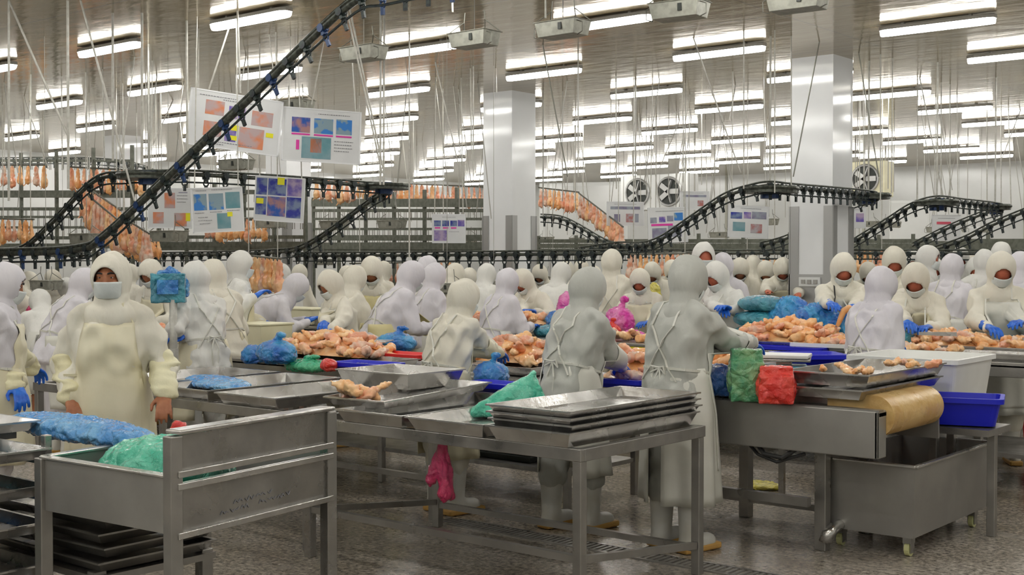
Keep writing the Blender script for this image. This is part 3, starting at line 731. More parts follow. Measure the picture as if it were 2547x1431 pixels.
# ------------------------------------------------------------------ steel furniture
def leg(t, a, b, wd=.045, m='steel'): return ob('leg', MB().bar(a, b, wd), m, t, bevel=.004)
def bench(name, label, cat, x0, x1, y0, y1, z, legs=None, shelf=.25, m='steel', apr=.09, under=True):
    t = thing(name, label, cat, ((x0+x1)/2, (y0+y1)/2, 0)); L_, W2 = (x1-x0)/2, (y1-y0)/2
    ob('tabletop', MB().box((0, 0, z-.02), (2*L_, 2*W2, .04)).box((0, -W2+.01, z-apr/2-.02), (2*L_, .02, apr)).box((0, W2-.01, z-apr/2-.02), (2*L_, .02, apr)), m, t, bevel=.004)
    n = legs or max(2, int(2*L_/1.6)+1)
    for i in range(n):
        x = -L_+.06+(2*L_-.12)*i/(n-1)
        for sy in (-1, 1): leg(t, (x, sy*(W2-.05), 0), (x, sy*(W2-.05), z-.04))
    if under: ob('shelf', MB().box((0, 0, shelf), (2*L_-.1, 2*W2-.1, .03)), 'steel_dull', t)
    return t
# near table with trays
P1_ = Vector((-3.48, 4.70, 0)); TZ = .80
t = thing('tray_table', 'open steel frame table in front carrying the stacked trays and the mint green bag', 'table', (-4.45, 5.26, 0))
hx, hy = .98, .56
ob('top_frame', MB().box((0, -hy+.02, TZ-.03), (2*hx, .045, .06)).box((0, hy-.02, TZ-.03), (2*hx, .045, .06)).box((-hx+.02, 0, TZ-.03), (.045, 2*hy-.06, .06)).box((hx-.02, 0, TZ-.03), (.045, 2*hy-.06, .06)).box((-.1, 0, TZ-.03), (.05, 2*hy-.06, .05)), 'steel', t, bevel=.003)
for x in (-hx+.03, hx-.03):
    for y in (-hy+.03, hy-.03): leg(t, (x, y, 0), (x, y, TZ-.06), .05)
ob('lower_rail', MB().box((0, -hy+.03, .275), (2*hx-.1, .035, .035)), 'steel', t)
ob('lower_rail', MB().box((0, hy-.03, .14), (2*hx-.1, .035, .035)), 'steel', t)
ob('side_rail', MB().bar((-hx+.03, -hy+.06, .27), (-hx+.03, hy-.06, .16), .035), 'steel', t)
ob('side_rail', MB().bar((hx-.03, -hy+.06, .27), (hx-.03, hy-.06, .16), .035), 'steel', t)
t = thing('tray_table', 'long steel frame table at the left carrying empty trays and a flat blue bag', 'table', (-7.0, 5.36, 0))
hx = 1.5
ob('top_frame', MB().box((0, -hy+.02, TZ-.03), (2*hx, .045, .06)).box((0, hy-.02, TZ-.03), (2*hx, .045, .06)).box((-hx+.02, 0, TZ-.03), (.045, 2*hy-.06, .06)).box((hx-.02, 0, TZ-.03), (.045, 2*hy-.06, .06)).box((-.4, 0, TZ-.03), (.05, 2*hy-.06, .05)).box((.5, 0, TZ-.03), (.05, 2*hy-.06, .05)), 'steel', t, bevel=.003)
for x in (-hx+.03, .1, hx-.03):
    for y in (-hy+.03, hy-.03): leg(t, (x, y, 0), (x, y, TZ-.06), .05)
ob('lower_rail', MB().box((0, -hy+.03, .275), (2*hx-.1, .035, .035)), 'steel', t)
ob('lower_rail', MB().box((0, hy-.03, .275), (2*hx-.1, .035, .035)), 'steel', t)

# trays: x along room a-axis, y along b-axis
def tray_mb(L_, W2, h, fl=.03, rim=.012):
    m = MB(); a, b = L_/2, W2/2; k = .004
    def ring(x, y, z): return [(-x, -y, z), (x, -y, z), (x, y, z), (-x, y, z)]
    R_ = [ring(a-fl, b-fl, .002), ring(a, b, h), ring(a+rim, b+rim, h+.003), ring(a+rim, b+rim, h-.006), ring(a-k, b-k, h-.004), ring(a-fl-k, b-fl-k, .006)]
    R_ = [ring(a-fl, b-fl, 0), ring(a, b, h-.008), ring(a+rim, b+rim, h-.008), ring(a+rim, b+rim, h), ring(a-k, b-k, h), ring(a-fl-k, b-fl-k, .006)]
    vs = [v for r_ in R_ for v in r_]; fs = [(3, 2, 1, 0), (20, 21, 22, 23)]
    for i in range(5):
        for j in range(4): fs.append((i*4+j, i*4+(j+1) % 4, (i+1)*4+(j+1) % 4, (i+1)*4+j))
    return m.add(vs, fs)
TR = {}
def tray(loc, label, L_=.50, W2=1.14, h=.07, rz=0, m='steel_bright', group=None, name='steel_tray', cat='tray', tilt=None):
    k = (L_, W2, h, m)
    if k not in TR: TR[k] = tray_mb(L_, W2, h).mesh('tray'); TR[k].materials.append(M[m])
    o = bpy.data.objects.new(name, TR[k]); COL.objects.link(o); o.location = loc; o.rotation_euler = (0, 0, rz)
    if tilt: o.rotation_euler = tilt
    return tag(o, label, cat, group)
for k in range(4):
    tray((-3.76+.004*(k % 2), 5.24+.008*((k*2) % 3-1), TZ+.002+k*.034+(k > 0)*.02), ['bottom deeper steel tray under the neat stack on the near table', 'second steel tray from the bottom of the neat stack', 'third steel tray from the bottom of the neat stack', 'empty wet steel tray on top of the neat stack'][k], h=.075 if k == 0 else .055)
tray((-4.31, 5.24, TZ+.002), 'wet steel tray holding the spread mint green bag', L_=.52)
tray((-4.86, 5.24, TZ+.002), 'shallow wet steel tray left of the mint green bag', L_=.50)
tray((-5.18, 5.32, TZ+.075), 'steel tray holding a few fillets beside the teal scale', L_=.45, h=.05, W2=.95, tilt=(R(2), R(0), R(3)))
tray((-6.05, 5.36, TZ+.002), 'wide empty steel tray next to the tray of fillets', L_=.56)
tray((-6.75, 5.38, TZ+.002), 'empty steel tray between the wide one and the flat blue bag', L_=.6)
tray((-7.5, 5.40, TZ+.002), 'steel tray under the flat sky blue bag', L_=.7)

# left cart
pts = [Vector((-1.98, 5.28, 0)), Vector((-1.30, 4.79, 0)), Vector((-.82, 5.58, 0)), Vector((-1.5, 6.07, 0))]
pts = [c2r(p.x, p.y) for p in pts]
o = (pts[0]+pts[2])/2
t = thing('steel_cart', 'grey steel tub on legs with high panelled end, green bag inside, nearest to camera', 'tub', tuple(o))
q = [p-o for p in pts]
def up(p, z): return Vector((p.x, p.y, z))
def wallp(a, b, z0, z1, th=.02): return MB().bar(up(a, (z0+z1)/2), up(b, (z0+z1)/2), th, z1-z0)
ob('tub', wallp(q[0], q[1], .63, .85).add([], []).bar(up(q[3], .74), up(q[2], .74), .02, .22).bar(up(q[0], .74), up(q[3], .74), .02, .22).box((0, 0, .64), (.01, .01, .01)), 'steel_tub', t)
ob('tub_floor', MB().add([up(p*.98, .66) for p in q]+[up(p*.98, .64) for p in q], [(0, 1, 2, 3), (7, 6, 5, 4), (0, 4, 5, 1), (1, 5, 6, 2), (2, 6, 7, 3), (3, 7, 4, 0)]), 'steel', t)
ob('rim', MB().bar(up(q[0], .853), up(q[1], .853), .045, .012).bar(up(q[0], .853), up(q[3], .853), .045, .012).bar(up(q[3], .853), up(q[2], .853), .045, .012), 'steel_bright', t, bevel=.003)
ob('end_panel', wallp(q[1], q[2], .855, 1.01), 'steel', t)
ob('end_panel', wallp(q[1], q[2], .63, .82), 'steel', t)
ob('panel_lip', MB().bar(up(q[1], 1.025), up(q[2], 1.025), .085, .018), 'steel_bright', t, bevel=.006)
for z in (.862, .815, .625):
    off = (q[1]-q[0]).normalized()*.02
    ob('crossbar', MB().bar(up(q[1]+off, z), up(q[2]+off, z), .03, .026), 'steel_bright', t, bevel=.003)
for i, p in enumerate(q): leg(t, up(p, 0), up(p, 1.01 if i in (1, 2) else .85), .055)
# pencilled writing on the lower panel
nrm = (q[2]-q[1]).normalized(); out = Vector((nrm.y, -nrm.x, 0)); sc = MB()
random.seed(3)
for (u0, u1, z, n) in ((.34, .60, .70, 9), (.26, .46, .665, 8), (.50, .72, .675, 9)):
    pr = None
    for i in range(n*2):
        u = u0+(u1-u0)*i/(n*2); p = q[1]+(q[2]-q[1])*u+out*.0125; p = up(p, z+(i % 2)*.012+random.uniform(-.004, .004)+.03*(u-u0))
        if pr is not None and i % 5: sc.bar(pr, p, .003)
        pr = p
ob('pencil_writing', sc, 'text', t)

# left foreground racks of trays and bags
rk = thing('tray_rack', 'steel rack at the left edge holding layered trays and blue bags', 'rack', tuple(P(20, 1170, .75)*Vector((1, 1, 0))) if False else (0, 0, 0))
c0 = P(120, 1120, .86); c0 = c0+Vector((-.50, -.31, 0)); rk.location = (c0.x, c0.y, 0)
for sx in (-.45, .45):
    for sy in (-.33, .33): leg(rk, (sx, sy, 0), (sx, sy, .92), .035)
for z in (.12, .30, .48, .64, .80): ob('shelf_rail', MB().box((0, -.33, z), (.9, .03, .02)).box((0, .33, z), (.9, .03, .02)), 'steel', rk)
RLAB = ['lowest', 'second', 'third', 'fourth', 'top']
for i, z in enumerate((.13, .31, .49, .65, .81)):
    tray((c0.x, c0.y, z+.01), RLAB[i]+' steel tray in the rack at the left edge', L_=1.0, W2=.62, h=.05)
c3 = P(93, 1045, .93); tray((c3.x-.5, c3.y-.25, .88), 'steel tray beside the blue glove at the left edge', L_=1.0, W2=.5, h=.05)
t = thing('tray_stand', 'steel stand below the tray beside the blue glove', 'stand', (c3.x-.5, c3.y-.25, 0))
ob('stand_top', MB().box((0, 0, .86), (.8, .4, .04)), 'steel', t)
for sx in (-.3, .3): leg(t, (sx, 0, 0), (sx, 0, .84), .04)
st = thing('tray_stand', 'low steel stand beneath the near tub with tilted black-shadowed trays', 'stand', (0, 0, 0))
c1 = D(240, 1330, 5.9); st.location = (c1.x, c1.y, 0)
for sx in (-.45, .45):
    for sy in (-.28, .28): leg(st, (sx, sy, 0), (sx, sy, .30 if sx < 0 else .34), .06)
ob('stand_top', MB().box((0, 0, .31), (1.0, .62, .03)), 'steel', st)
for i in range(4):
    tray((c1.x, c1.y, .335+i*.062), ['lowest', 'second', 'third', 'uppermost'][i]+' tray of the dark stack under the near tub', L_=1.0, W2=.6, h=.05, m='steel', rz=.04*(i % 2))

# ------------------------------------------------------------------ production benches
bench('work_bench', 'long steel work bench behind the near tables, first line of workers', 'bench', -12.2, -5.0, 6.65, 7.55, .86)
bench('work_bench', 'long steel work bench of the second line of workers', 'bench', -14.5, -2.2, 9.35, 10.4, .94, legs=8)
bench('work_bench', 'long steel work bench of the third line behind the second one', 'bench', -15.5, -3.5, 12.6, 14.1, .9, legs=8)
bench('work_bench', 'steel work bench of the fourth line, nearly hidden by hoods', 'bench', -17, -3.0, 15.9, 16.9, .9, legs=8)
ob_ = thing('tray_ledge', 'raised steel ledge along the middle of the second bench', 'ledge', (-9.6, 9.8, .94))
ob('ledge_top', MB().box((0, 0, .10), (3.5, .34, .02)), 'steel_bright', ob_); ob('ledge_front', MB().box((0, -.17, .05), (3.5, .02, .10)), 'steel', ob_)
for k in range(9):
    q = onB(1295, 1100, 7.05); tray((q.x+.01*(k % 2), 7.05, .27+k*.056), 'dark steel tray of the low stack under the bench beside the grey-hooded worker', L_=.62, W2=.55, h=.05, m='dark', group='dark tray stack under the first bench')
# right conveyor
cv = thing('belt_conveyor', 'steel belt conveyor end with yellow belt rolling over its drum', 'conveyor', (-3.6, 6.95, 0))
cz0, cz1 = .60, .86
ob('side_panel', MB().box((0, -.44, (cz0+cz1)/2), (1.6, .02, cz1-cz0)).box((.79, -.39, (cz0+cz1)/2), (.02, .12, cz1-cz0)), 'steel_tub', cv, bevel=.006)
ob('deck', MB().box((0, .0, cz1-.02), (1.6, .86, .02)).box((0, -.40, cz1+.0), (1.6, .06, .012)), 'steel', cv)
ob('tray_carrier', MB().box((.2, -.05, cz1+.02), (1.0, .5, .05)), 'steel', cv, bevel=.01)
ob('far_panel', MB().box((0, .44, (cz0+cz1)/2+.02), (1.6, .02, cz1-cz0)), 'steel_tub', cv)
m = MB(); n = 28; pr = []
for i in range(n+1):
    a = PI/2-PI*i/n; pr.append((.73+.115*math.cos(a), .82+.115*math.sin(a)))
pr = [(.45, .935)]+pr+[(.45, .705)]
vs = [(x, y, z) for x, z in pr for y in (-.33, .40)]; fs = [(2*i, 2*i+1, 2*i+3, 2*i+2) for i in range(len(pr)-1)]
fs += [tuple(2*i for i in range(len(pr)))[::-1], tuple(2*i+1 for i in range(len(pr)))]
be = MB().add(vs, fs).mesh('belt', True); o = ob('belt', be, 'belt', cv); o.modifiers.new('e', 'EDGE_SPLIT').split_angle = R(40)
ob('drum_shaft', MB().tube([(.73, -.42, .82), (.73, .46, .82)], .02, 12), 'steel', cv)
for x, y in ((-.45, -.36), (-.45, .36), (.36, -.2), (.36, .40)): leg(cv, (x, y, 0), (x, y, cz0+.02), .07)
ob('lower_rail', MB().box((-.22, -.36, .30), (1.15, .05, .05)), 'steel', cv); ob('lower_rail', MB().box((-.22, .36, .12), (1.15, .04, .04)), 'steel', cv)
hs = ob('cable', MB().tube([(.02, -.38, .62), (.10, -.42, .56), (.22, -.43, .55), (.30, -.40, .61)], .014, 8), 'rubber', cv)
ob('cable', MB().tube([(-.1, -.30, .62), (.05, -.40, .55), (.18, -.42, .52), (.34, -.38, .58)], .010, 8), 'rubber', cv)
tray((-3.16, 7.10, .91), 'lower steel tray of the pair on the belt conveyor', L_=.52, W2=1.16, h=.06)
tray((-3.15, 7.15, .975), 'upper steel tray with scraps of meat on the belt conveyor', L_=.52, W2=1.12, h=.075)
# rolling tub
bn = thing('rolling_tub', 'grey steel rolling tub with drain spout under the conveyor end', 'tub', (-3.01, 7.44, 0))
L_, W2 = .26, .62
def frustum(a0, b0, a1, b1, z0, z1):
    return MB().add([(-a0, -b0, z0), (a0, -b0, z0), (a0, b0, z0), (-a0, b0, z0), (-a1, -b1, z1), (a1, -b1, z1), (a1, b1, z1), (-a1, b1, z1)],
                    [(3, 2, 1, 0), (0, 1, 5, 4), (1, 2, 6, 5), (2, 3, 7, 6), (3, 0, 4, 7)])
ob('tub', frustum(.27, .59, .29, .62, .12, .53), 'steel_tub', bn, solid=.012)
ob('rim', MB().bar((-.30, -.63, .53), (.30, -.63, .53), .03, .014).bar((-.30, .63, .53), (.30, .63, .53), .03, .014).bar((-.30, -.63, .53), (-.30, .63, .53), .03, .014).bar((.30, -.63, .53), (.30, .63, .53), .03, .014), 'steel_bright', bn, bevel=.003)
ob('meat_scraps', blob(MB().ell((0, .15, .2), (.2, .35, .10)).ell((.05, .3, .24), (.12, .14, .1)).ell((-.05, -.2, .18), (.16, .2, .08)), .02, 2, lambda c, n: fold(c, n, .03, (2, 2, 2))), 'chicken_pink', bn)
sp = ob('drain_spout', MB().tube([(-.16, -.52, .15), (-.17, -.66, .13), (-.19, -.70, .10), (-.20, -.71, .05)], [.028, .036, .04, .04], 14), 'steel_bright', bn, smooth=True)
for x, y in ((-.2, -.5), (.22, -.52), (-.2, .5), (.22, .5)):
    cf = ob('caster', MB().box((x, y, .10), (.05, .06, .05)).box((x-.02, y, .06), (.006, .05, .08)).box((x+.02, y, .06), (.006, .05, .08)), 'steel', bn)
    ob('wheel', MB().tube([(x-.014, y, .042), (x+.014, y, .042)], .042, 18), 'caster', cf)

# white tub, blue tubs, scale etc.
def bin_mb(a, b, h, fl=.03, lip=.02):
    m = MB(); k = .006
    def ring(x, y, z, r=.04, n=5):
        o_ = []
        for cx, cy, s0 in ((1, 1, 0), (-1, 1, 1), (-1, -1, 2), (1, -1, 3)):
            for i in range(n):
                t_ = s0*PI/2+PI/2*i/(n-1); o_.append((cx*(x-r)+r*math.cos(t_), cy*(y-r)+r*math.sin(t_), z))
        return o_
    R_ = [ring(a-fl, b-fl, 0), ring(a, b, h-.03), ring(a+lip, b+lip, h-.03), ring(a+lip, b+lip, h), ring(a-k, b-k, h), ring(a-fl-k, b-fl-k, .01)]
    q_ = len(R_[0]); vs = [v for r_ in R_ for v in r_]; fs = [tuple(range(q_))[::-1], tuple(5*q_+j for j in range(q_))]
    for i in range(5):
        for j in range(q_): fs.append((i*q_+j, i*q_+(j+1) % q_, (i+1)*q_+(j+1) % q_, (i+1)*q_+j))
    return m.add(vs, fs)
def crate(loc, label, a, b, h, m, rz=0, name='plastic_crate', cat='crate', tilt=None, group=None):
    o = ob(name, bin_mb(a, b, h), m); o.location = loc; o.rotation_euler = tilt or (0, 0, rz); return tag(o, label, cat, group)
def px(x, y, z): return tuple(P(x, y, z))
t = thing('crate_stand', 'steel stand with yellow-lit underside carrying the large white tub', 'stand', (0, 0, 0))
c = P(2292, 882, 1.05); t.location = (c.x, c.y, 0)
ob('stand_top', MB().box((0, 0, .74), (.7, .6, .05)), 'steel', t)
for sx in (-.3, .3):
    for sy in (-.25, .25): leg(t, (sx, sy, 0), (sx, sy, .72), .05)
crate((c.x, c.y, .77), 'large white plastic tub behind the tray pair on the conveyor', .36, .36, .28, 'crate_white', 0, 'white_tub', 'tub')
crate(px(2395, 1052, .68), 'bright blue plastic crate beside the yellow belt drum', .22, .17, .17, 'crate_blue', .3)
t = thing('crate_stand', 'low steel stand under the bright blue crate', 'stand', (0, 0, 0)); c = P(2395, 1052, .68); t.location = (c.x, c.y, 0)
ob('stand_top', MB().box((0, 0, .65), (.45, .4, .04)), 'steel', t)
for sx in (-.18, .18): leg(t, (sx, 0, 0), (sx, 0, .63), .05)
crate(tuple(P(2600, 1130, 0)), 'red tub cut off by the right edge', .16, .2, .5, 'red', 0, 'red_tub', 'tub')
crate(px(915, 925, .88), 'blue plastic crate behind the raised tray stack', .24, .12, .07, 'crate_blue', .05)
crate(px(995, 893, .90), 'red plastic lid tray behind the raised tray stack', .3, .12, .05, 'red')
crate(px(1545, 962, .86), 'blue plastic crate under the glove of the grey-hooded worker', .22, .12, .06, 'crate_blue')
crate(px(1240, 975, .86), 'blue plastic crate behind the mint green bag', .20, .10, .06, 'crate_blue')
def pb(x, b, z): q = onB(x, 900, b); return (q.x, q.y, z)
crate(pb(2010, 8.15, .96), 'blue tapered crate under the far end of the cutting board', .22, .18, .07, 'crate_blue', .75)
t = thing('crate_stand', 'steel stand below the blue tapered crate', 'stand', pb(2010, 8.15, 0)); ob('stand_top', MB().box((0, 0, .94), (.5, .4, .04)), 'steel', t)
for sx in (-.2, .2): leg(t, (sx, 0, 0), (sx, 0, .92), .04)
crate(pb(1960, 9.47, .945), 'wide blue tray under the biggest pile of chicken', .32, .08, .03, 'crate_blue')
crate(pb(2065, 9.7, .945), 'shallow white tray with orange trimmings next to the cross-back apron', .26, .2, .06, 'crate_white', .1)
crate(tuple(onB(1868, 700, 16.3)*Vector((1, 1, 0))+Vector((0, 0, .9))), 'blue tub left of the worker with bowed head', .28, .25, .36, 'crate_blue')
crate(px(126, 840, .90), 'bright blue crate behind the left shoulder of the man with bare hands', .2, .2, .14, 'crate_blue')
crate(px(1290, 960, .275), 'dark navy crate stored below the pile at mid picture', .3, .25, .45, 'bag_navy')
crate(pb(1215, 10.1, .945), 'teal plastic tub behind the cream hood near the tied waist', .25, .2, .12, 'scale_body')
crate(px(2430, 915, .27), 'navy crate stored beneath the last meat bench', .35, .2, .42, 'bag_navy', 0)
t = thing('crate_stand', 'steel trestle of the last meat bench by the right edge', 'stand', (0, 0, 0)); c = P(2430, 880, .86); t.location = (c.x, c.y, 0)
ob('stand_top', MB().box((.2, .2, .84), (1.6, .7, .06)), 'steel', t)
for sx in (-.5, .9): leg(t, (sx, -.1, 0), (sx, -.1, .82), .12)
for (x, y, z, lb, a, b, h) in ((650, 858, .86, 'cream foam box left of the one on the dark bench edge', .24, .2, .20), (752, 805, .95, 'cream foam box standing on the dark bench behind the pile', .36, .18, .17)):
    o = ob('foam_box', MB().box((0, 0, h/2), (2*a, 2*b, h), taper=(.97, .95)), 'foam', bevel=.012); o.location = px(x, y, z); o.rotation_euler.z = .0 if a < .4 else .12; tag(o, lb, 'box')
    ob('lid', MB().box((0, 0, h+.008), (2*a+.02, 2*b+.02, .02)), 'foam', o, bevel=.006)
for k in range(4):
    crate(tuple(P(100, 935, .55)+Vector((0, 0, k*.10))), ['lowest', 'second', 'third', 'topmost'][k]+' grey tray of the stack beside the lilac jacket at the left', .35, .22, .07, 'steel', .0, 'steel_tray', 'tray')
# stacked tray upon supports (centre)
c = P(968, 948, .93)
tray((c.x+.0, c.y+.1, .90), 'raised square steel tray beside the red and blue crates', L_=.62, W2=.50, h=.10)
sc_ = ob('plinth', MB().box((0, 0, 0), (.5, .4, .08)), 'steel_dull'); sc_.location = (c.x, c.y+.1, .86); tag(sc_, 'dark steel plinth below the raised square tray', 'plinth')
# scales
def scale(loc, rz, label, body='scale_body'):
    t = thing('weighing_scale', label, 'scale', loc, rz)
    m = MB().add([(-.17, -.17, 0), (.17, -.17, 0), (.17, .15, 0), (-.17, .15, 0), (-.14, -.11, .09), (.14, -.11, .09), (.14, .14, .09), (-.14, .14, .09)], [(3, 2, 1, 0), (4, 5, 6, 7), (0, 1, 5, 4), (1, 2, 6, 5), (2, 3, 7, 6), (3, 0, 4, 7)])
    ob('scale_body', m, body, t, bevel=.008)
    ob('weighing_plate', MB().box((0, .02, .115), (.34, .28, .012)).box((0, .02, .10), (.1, .1, .02)), 'steel_bright', t, bevel=.004)
    d = ob('display_panel', MB().box((-.03, -.143, .045), (.20, .012, .065), m=Matrix.Rotation(R(-32), 3, 'X')), 'scale_panel', t)
    ob('display_screen', MB().box((-.03, -.1505, .048), (.09, .004, .03), m=Matrix.Rotation(R(-32), 3, 'X')), 'red_dull', d)
    return t
scale(px(918, 884, .90), R(30), 'blue weighing scale with a white plate beside the blue bag and chicken pile')
scale(px(968, 988, .82), R(30), 'teal weighing scale on the trays below the raised square tray')
s_ = scale(px(1950, 960, .87), R(25), 'blue-grey weighing scale under the white cutting board')
o = ob('cutting_board', MB().box((0, 0, .012), (.42, .26, .024)), 'crate_white', bevel=.006); s_.scale = (1, 1, 1.5); o.location = tuple(s_.location+Vector((-.04, -.02, .185))); o.rotation_euler.z = R(20); tag(o, 'white cutting board under the glove of the tall worker', 'board')
# wrapped scale display on pole
c = P(432, 925, .82)
t = thing('scale_display', 'scale display on a grey pole wrapped in blue plastic film', 'display', (c.x, c.y, .80))
ob('pole', MB().tube([(0, 0, 0), (0, 0, .58)], .030, 16), 'rod', t, smooth=True); ob('pole_foot', MB().tube([(0, 0, 0), (0, 0, .2)], .038, 16), 'rod', t)
hd_ = MB().box((0, 0, 0), (.26, .16, .22), m=Matrix.Rotation(R(-8), 3, 'X')); 
wr_ = ob('film_wrapped_head', blob(MB().box((0, 0, 0), (.26, .15, .23)), .008, 3, lambda c_, n: fold(c_, n, .007, (2, 2, 2))), 'bag_teal', t); wr_.location = (-.06, 0, .67); wr_.rotation_euler.z = R(50)
x_ = ob('screen', MB().box((0, -.088, .01), (.16, .008, .11)), 'bag_blue', wr_); 
ob('film_knot', blob(MB().ell((0, 0, .115), (.10, .06, .025)).ell((.12, .05, .0), (.035, .05, .09)).ell((.02, 0, .14), (.04, .03, .025)), .009, 1, lambda c_, n: fold(c_, n, .02, (3, 3, 3))), 'bag_blue', wr_)
# red cloth hanging and pipe by the legs
o = ob('pink_cloth', blob(MB().cap((0, 0, 0), (.03, 0, -.28), .03, .05).cap((0, 0, 0), (-.08, 0, -.22), .025, .035), .012, 1, lambda c_, n: fold(c_, n, .02, (3, 3, 1))), 'bag_hotpink'); o.location = tuple(P(1100, 1098, .70)); tag(o, 'crimson plastic strip hanging under the near table', 'cloth')
tag(ob('floor_stand', MB().box((0, 0, .04), (.9, .55, .06)), 'dark'), 'dark floor mat under the grey-hooded worker', 'mat').location = (0, 0, -1)
bpy.data.objects.remove(bpy.data.objects['floor_stand'])

# ------------------------------------------------------------------ hanging boards
def quad_board(x0, x1, yt, yb, Y, yaw, label, photos, lines, slope=0, name='instruction_board', rods=True):
    # a board hangs from two rods; photos (u0,v0,u1,v1,material) in board fractions from the top left
    c = D((x0+x1)/2, (yt+yb)/2, Y); wd = (x1-x0)/F*Y/max(.2, math.cos(yaw)); ht = (yb-yt)/F*Y
    t = thing(name, label, 'board', tuple(c), YAW+yaw)
    tilt = Matrix.Rotation(slope, 3, 'Y')
    def bx(u0, v0, u1, v1, y, th=.002): return MB().box(tilt @ Vector(((u0+u1)/2*wd-wd/2, y, ht/2-(v0+v1)/2*ht)), ((u1-u0)*wd, th, (v1-v0)*ht), m=tilt)
    ob('panel', bx(0, 0, 1, 1, 0, .012), 'board', t)
    e = MB()
    for a in ((0, 0, 1, .025), (0, .975, 1, 1), (0, 0, .02, 1), (.98, 0, 1, 1)): e.add(*(lambda q_: (q_.v, q_.f))(bx(*a, -.002, .016)))
    ob('board_frame', e, 'board_edge', t)
    for u0, v0, u1, v1, mt in photos:
        ob('photo' if mt.startswith('ph') else 'highlight_mark', bx(u0, v0, u1, v1, -.0075 if mt.startswith('ph') else -.0095), mt, t)
    lm = MB()
    random.seed(int(x0))
    for u0, v, u1 in lines:
        u = u0
        while u < u1:
            du = random.uniform(.01, .03); lm.add(*(lambda q_: (q_.v, q_.f))(bx(u, v, min(u+du, u1), v+.014, -.0085))); u += du+.008
    if lines: ob('printed_text', lm, 'text', t)
    if rods:
        for k in (-.42, .42):
            ob('hanger_rod', MB().tube([tilt @ Vector((k*wd, 0, ht/2)), Vector((k*wd*.9, .02, CZ-c.z))], .006 if Y < 14 else .007, 6), 'rod', t)
    return t
quad_board(480, 690, 235, 375, 13.6, R(25), 'large white instruction board behind the chain incline, with yellow marks on its photos',
    [(.17, .17, .37, .42, 'ph_orange'), (.42, .22, .60, .44, 'ph_violet'), (.67, .24, .90, .50, 'ph_orange'), (.17, .54, .36, .80, 'ph_orange'), (.55, .56, .82, .92, 'ph_orange'), (.40, .62, .52, .85, 'ph_violet'), (.46, .55, .54, .65, 'yellow_mark'), (.44, .74, .53, .82, 'yellow_mark'), (.84, .60, .92, .68, 'yellow_mark')],
    [(.1, .09, .5), (.35, .13, .75), (.25, .88, .7), (.1, .92, .4)], R(6))
quad_board(707, 893, 272, 405, 14.0, R(20), 'white instruction board with three photos over one large salmon photo and pink captions',
    [(.12, .18, .35, .46, 'ph_blue'), (.40, .18, .64, .46, 'ph_sky'), (.68, .17, .88, .45, 'ph_sky'), (.25, .53, .62, .93, 'ph_teal'), (.36, .56, .50, .82, 'ph_orange'), (.12, .475, .35, .505, 'magenta'), (.40, .475, .64, .505, 'magenta'), (.68, .475, .88, .505, 'magenta'), (.18, .60, .22, .78, 'magenta')],
    [(.45, .09, .85), (.66, .58, .9), (.66, .64, .88), (.66, .70, .9), (.66, .76, .85)], R(2))
quad_board(480, 603, 466, 578, 12.8, R(12), 'smaller white instruction board with four bluish photos above the hoods',
    [(.05, .14, .30, .50, 'ph_sky'), (.34, .14, .62, .50, 'ph_sky'), (.66, .12, .94, .48, 'ph_teal'), (.48, .58, .74, .92, 'ph_teal'), (.68, .56, .78, .66, 'yellow_mark')],
    [(.1, .06, .3), (.4, .05, .8), (.06, .55, .24), (.35, .54, .58), (.68, .52, .92), (.12, .65, .3), (.12, .72, .38), (.14, .79, .34)], R(-3))
quad_board(636, 755, 440, 552, 14.4, R(15), 'board with six dark blue photos and two yellow notes',
    [(.03, .05, .24, .42, 'ph_navy'), (.26, .05, .62, .42, 'ph_navy'), (.64, .02, .93, .42, 'ph_violet'), (.03, .46, .24, .86, 'ph_navy'), (.26, .45, .62, .88, 'ph_blue'), (.64, .44, .93, .90, 'ph_navy'), (.44, .02, .58, .18, 'yellow_mark'), (.04, .50, .18, .62, 'yellow_mark')],
    [], R(3))
quad_board(370, 475, 468, 568, 15.6, R(10), 'pale board with reddish photos half hidden by the near chain incline',
    [(.38, .12, .62, .50, 'ph_orange'), (.12, .60, .36, .88, 'ph_orange'), (.60, .62, .88, .95, 'ph_orange'), (.70, .10, .9, .12, 'ph_grey'), (.86, .62, .96, .82, 'yellow_mark')], [(.66, .18, .9), (.66, .26, .9), (.66, .34, .86)], 0)
quad_board(1075, 1158, 533, 605, 17, R(10), 'small instruction board with violet photos and red captions left of the middle column',
    [(.06, .22, .26, .42, 'ph_navy'), (.30, .22, .50, .42, 'ph_navy'), (.54, .22, .74, .42, 'ph_navy'), (.76, .2, .96, .42, 'ph_violet'), (.06, .56, .44, .92, 'ph_violet'), (.08, .45, .24, .50, 'magenta'), (.32, .45, .48, .50, 'magenta'), (.56, .45, .72, .50, 'magenta')], [(.3, .1, .7), (.5, .6, .8)], 0)
quad_board(1508, 1602, 502, 562, 21, R(12), 'grey instruction board beside the far fan unit', [(.2, .52, .36, .85, 'ph_grey'), (.52, .5, .72, .85, 'ph_meat'), (.76, .5, .86, .85, 'ph_grey'), (.1, .2, .9, .32, 'ph_grey')], [(.2, .1, .8)], 0)
quad_board(1610, 1712, 516, 604, 17.5, R(14), 'tilted instruction board with red captions in front of the middle chain incline',
    [(.06, .28, .22, .44, 'ph_grey'), (.28, .26, .44, .42, 'ph_violet'), (.48, .24, .64, .40, 'ph_grey'), (.66, .16, .88, .38, 'ph_sky'), (.10, .58, .46, .88, 'ph_grey'), (.50, .52, .84, .84, 'ph_grey'), (.08, .46, .62, .52, 'magenta')], [(.2, .1, .9)], R(-2))
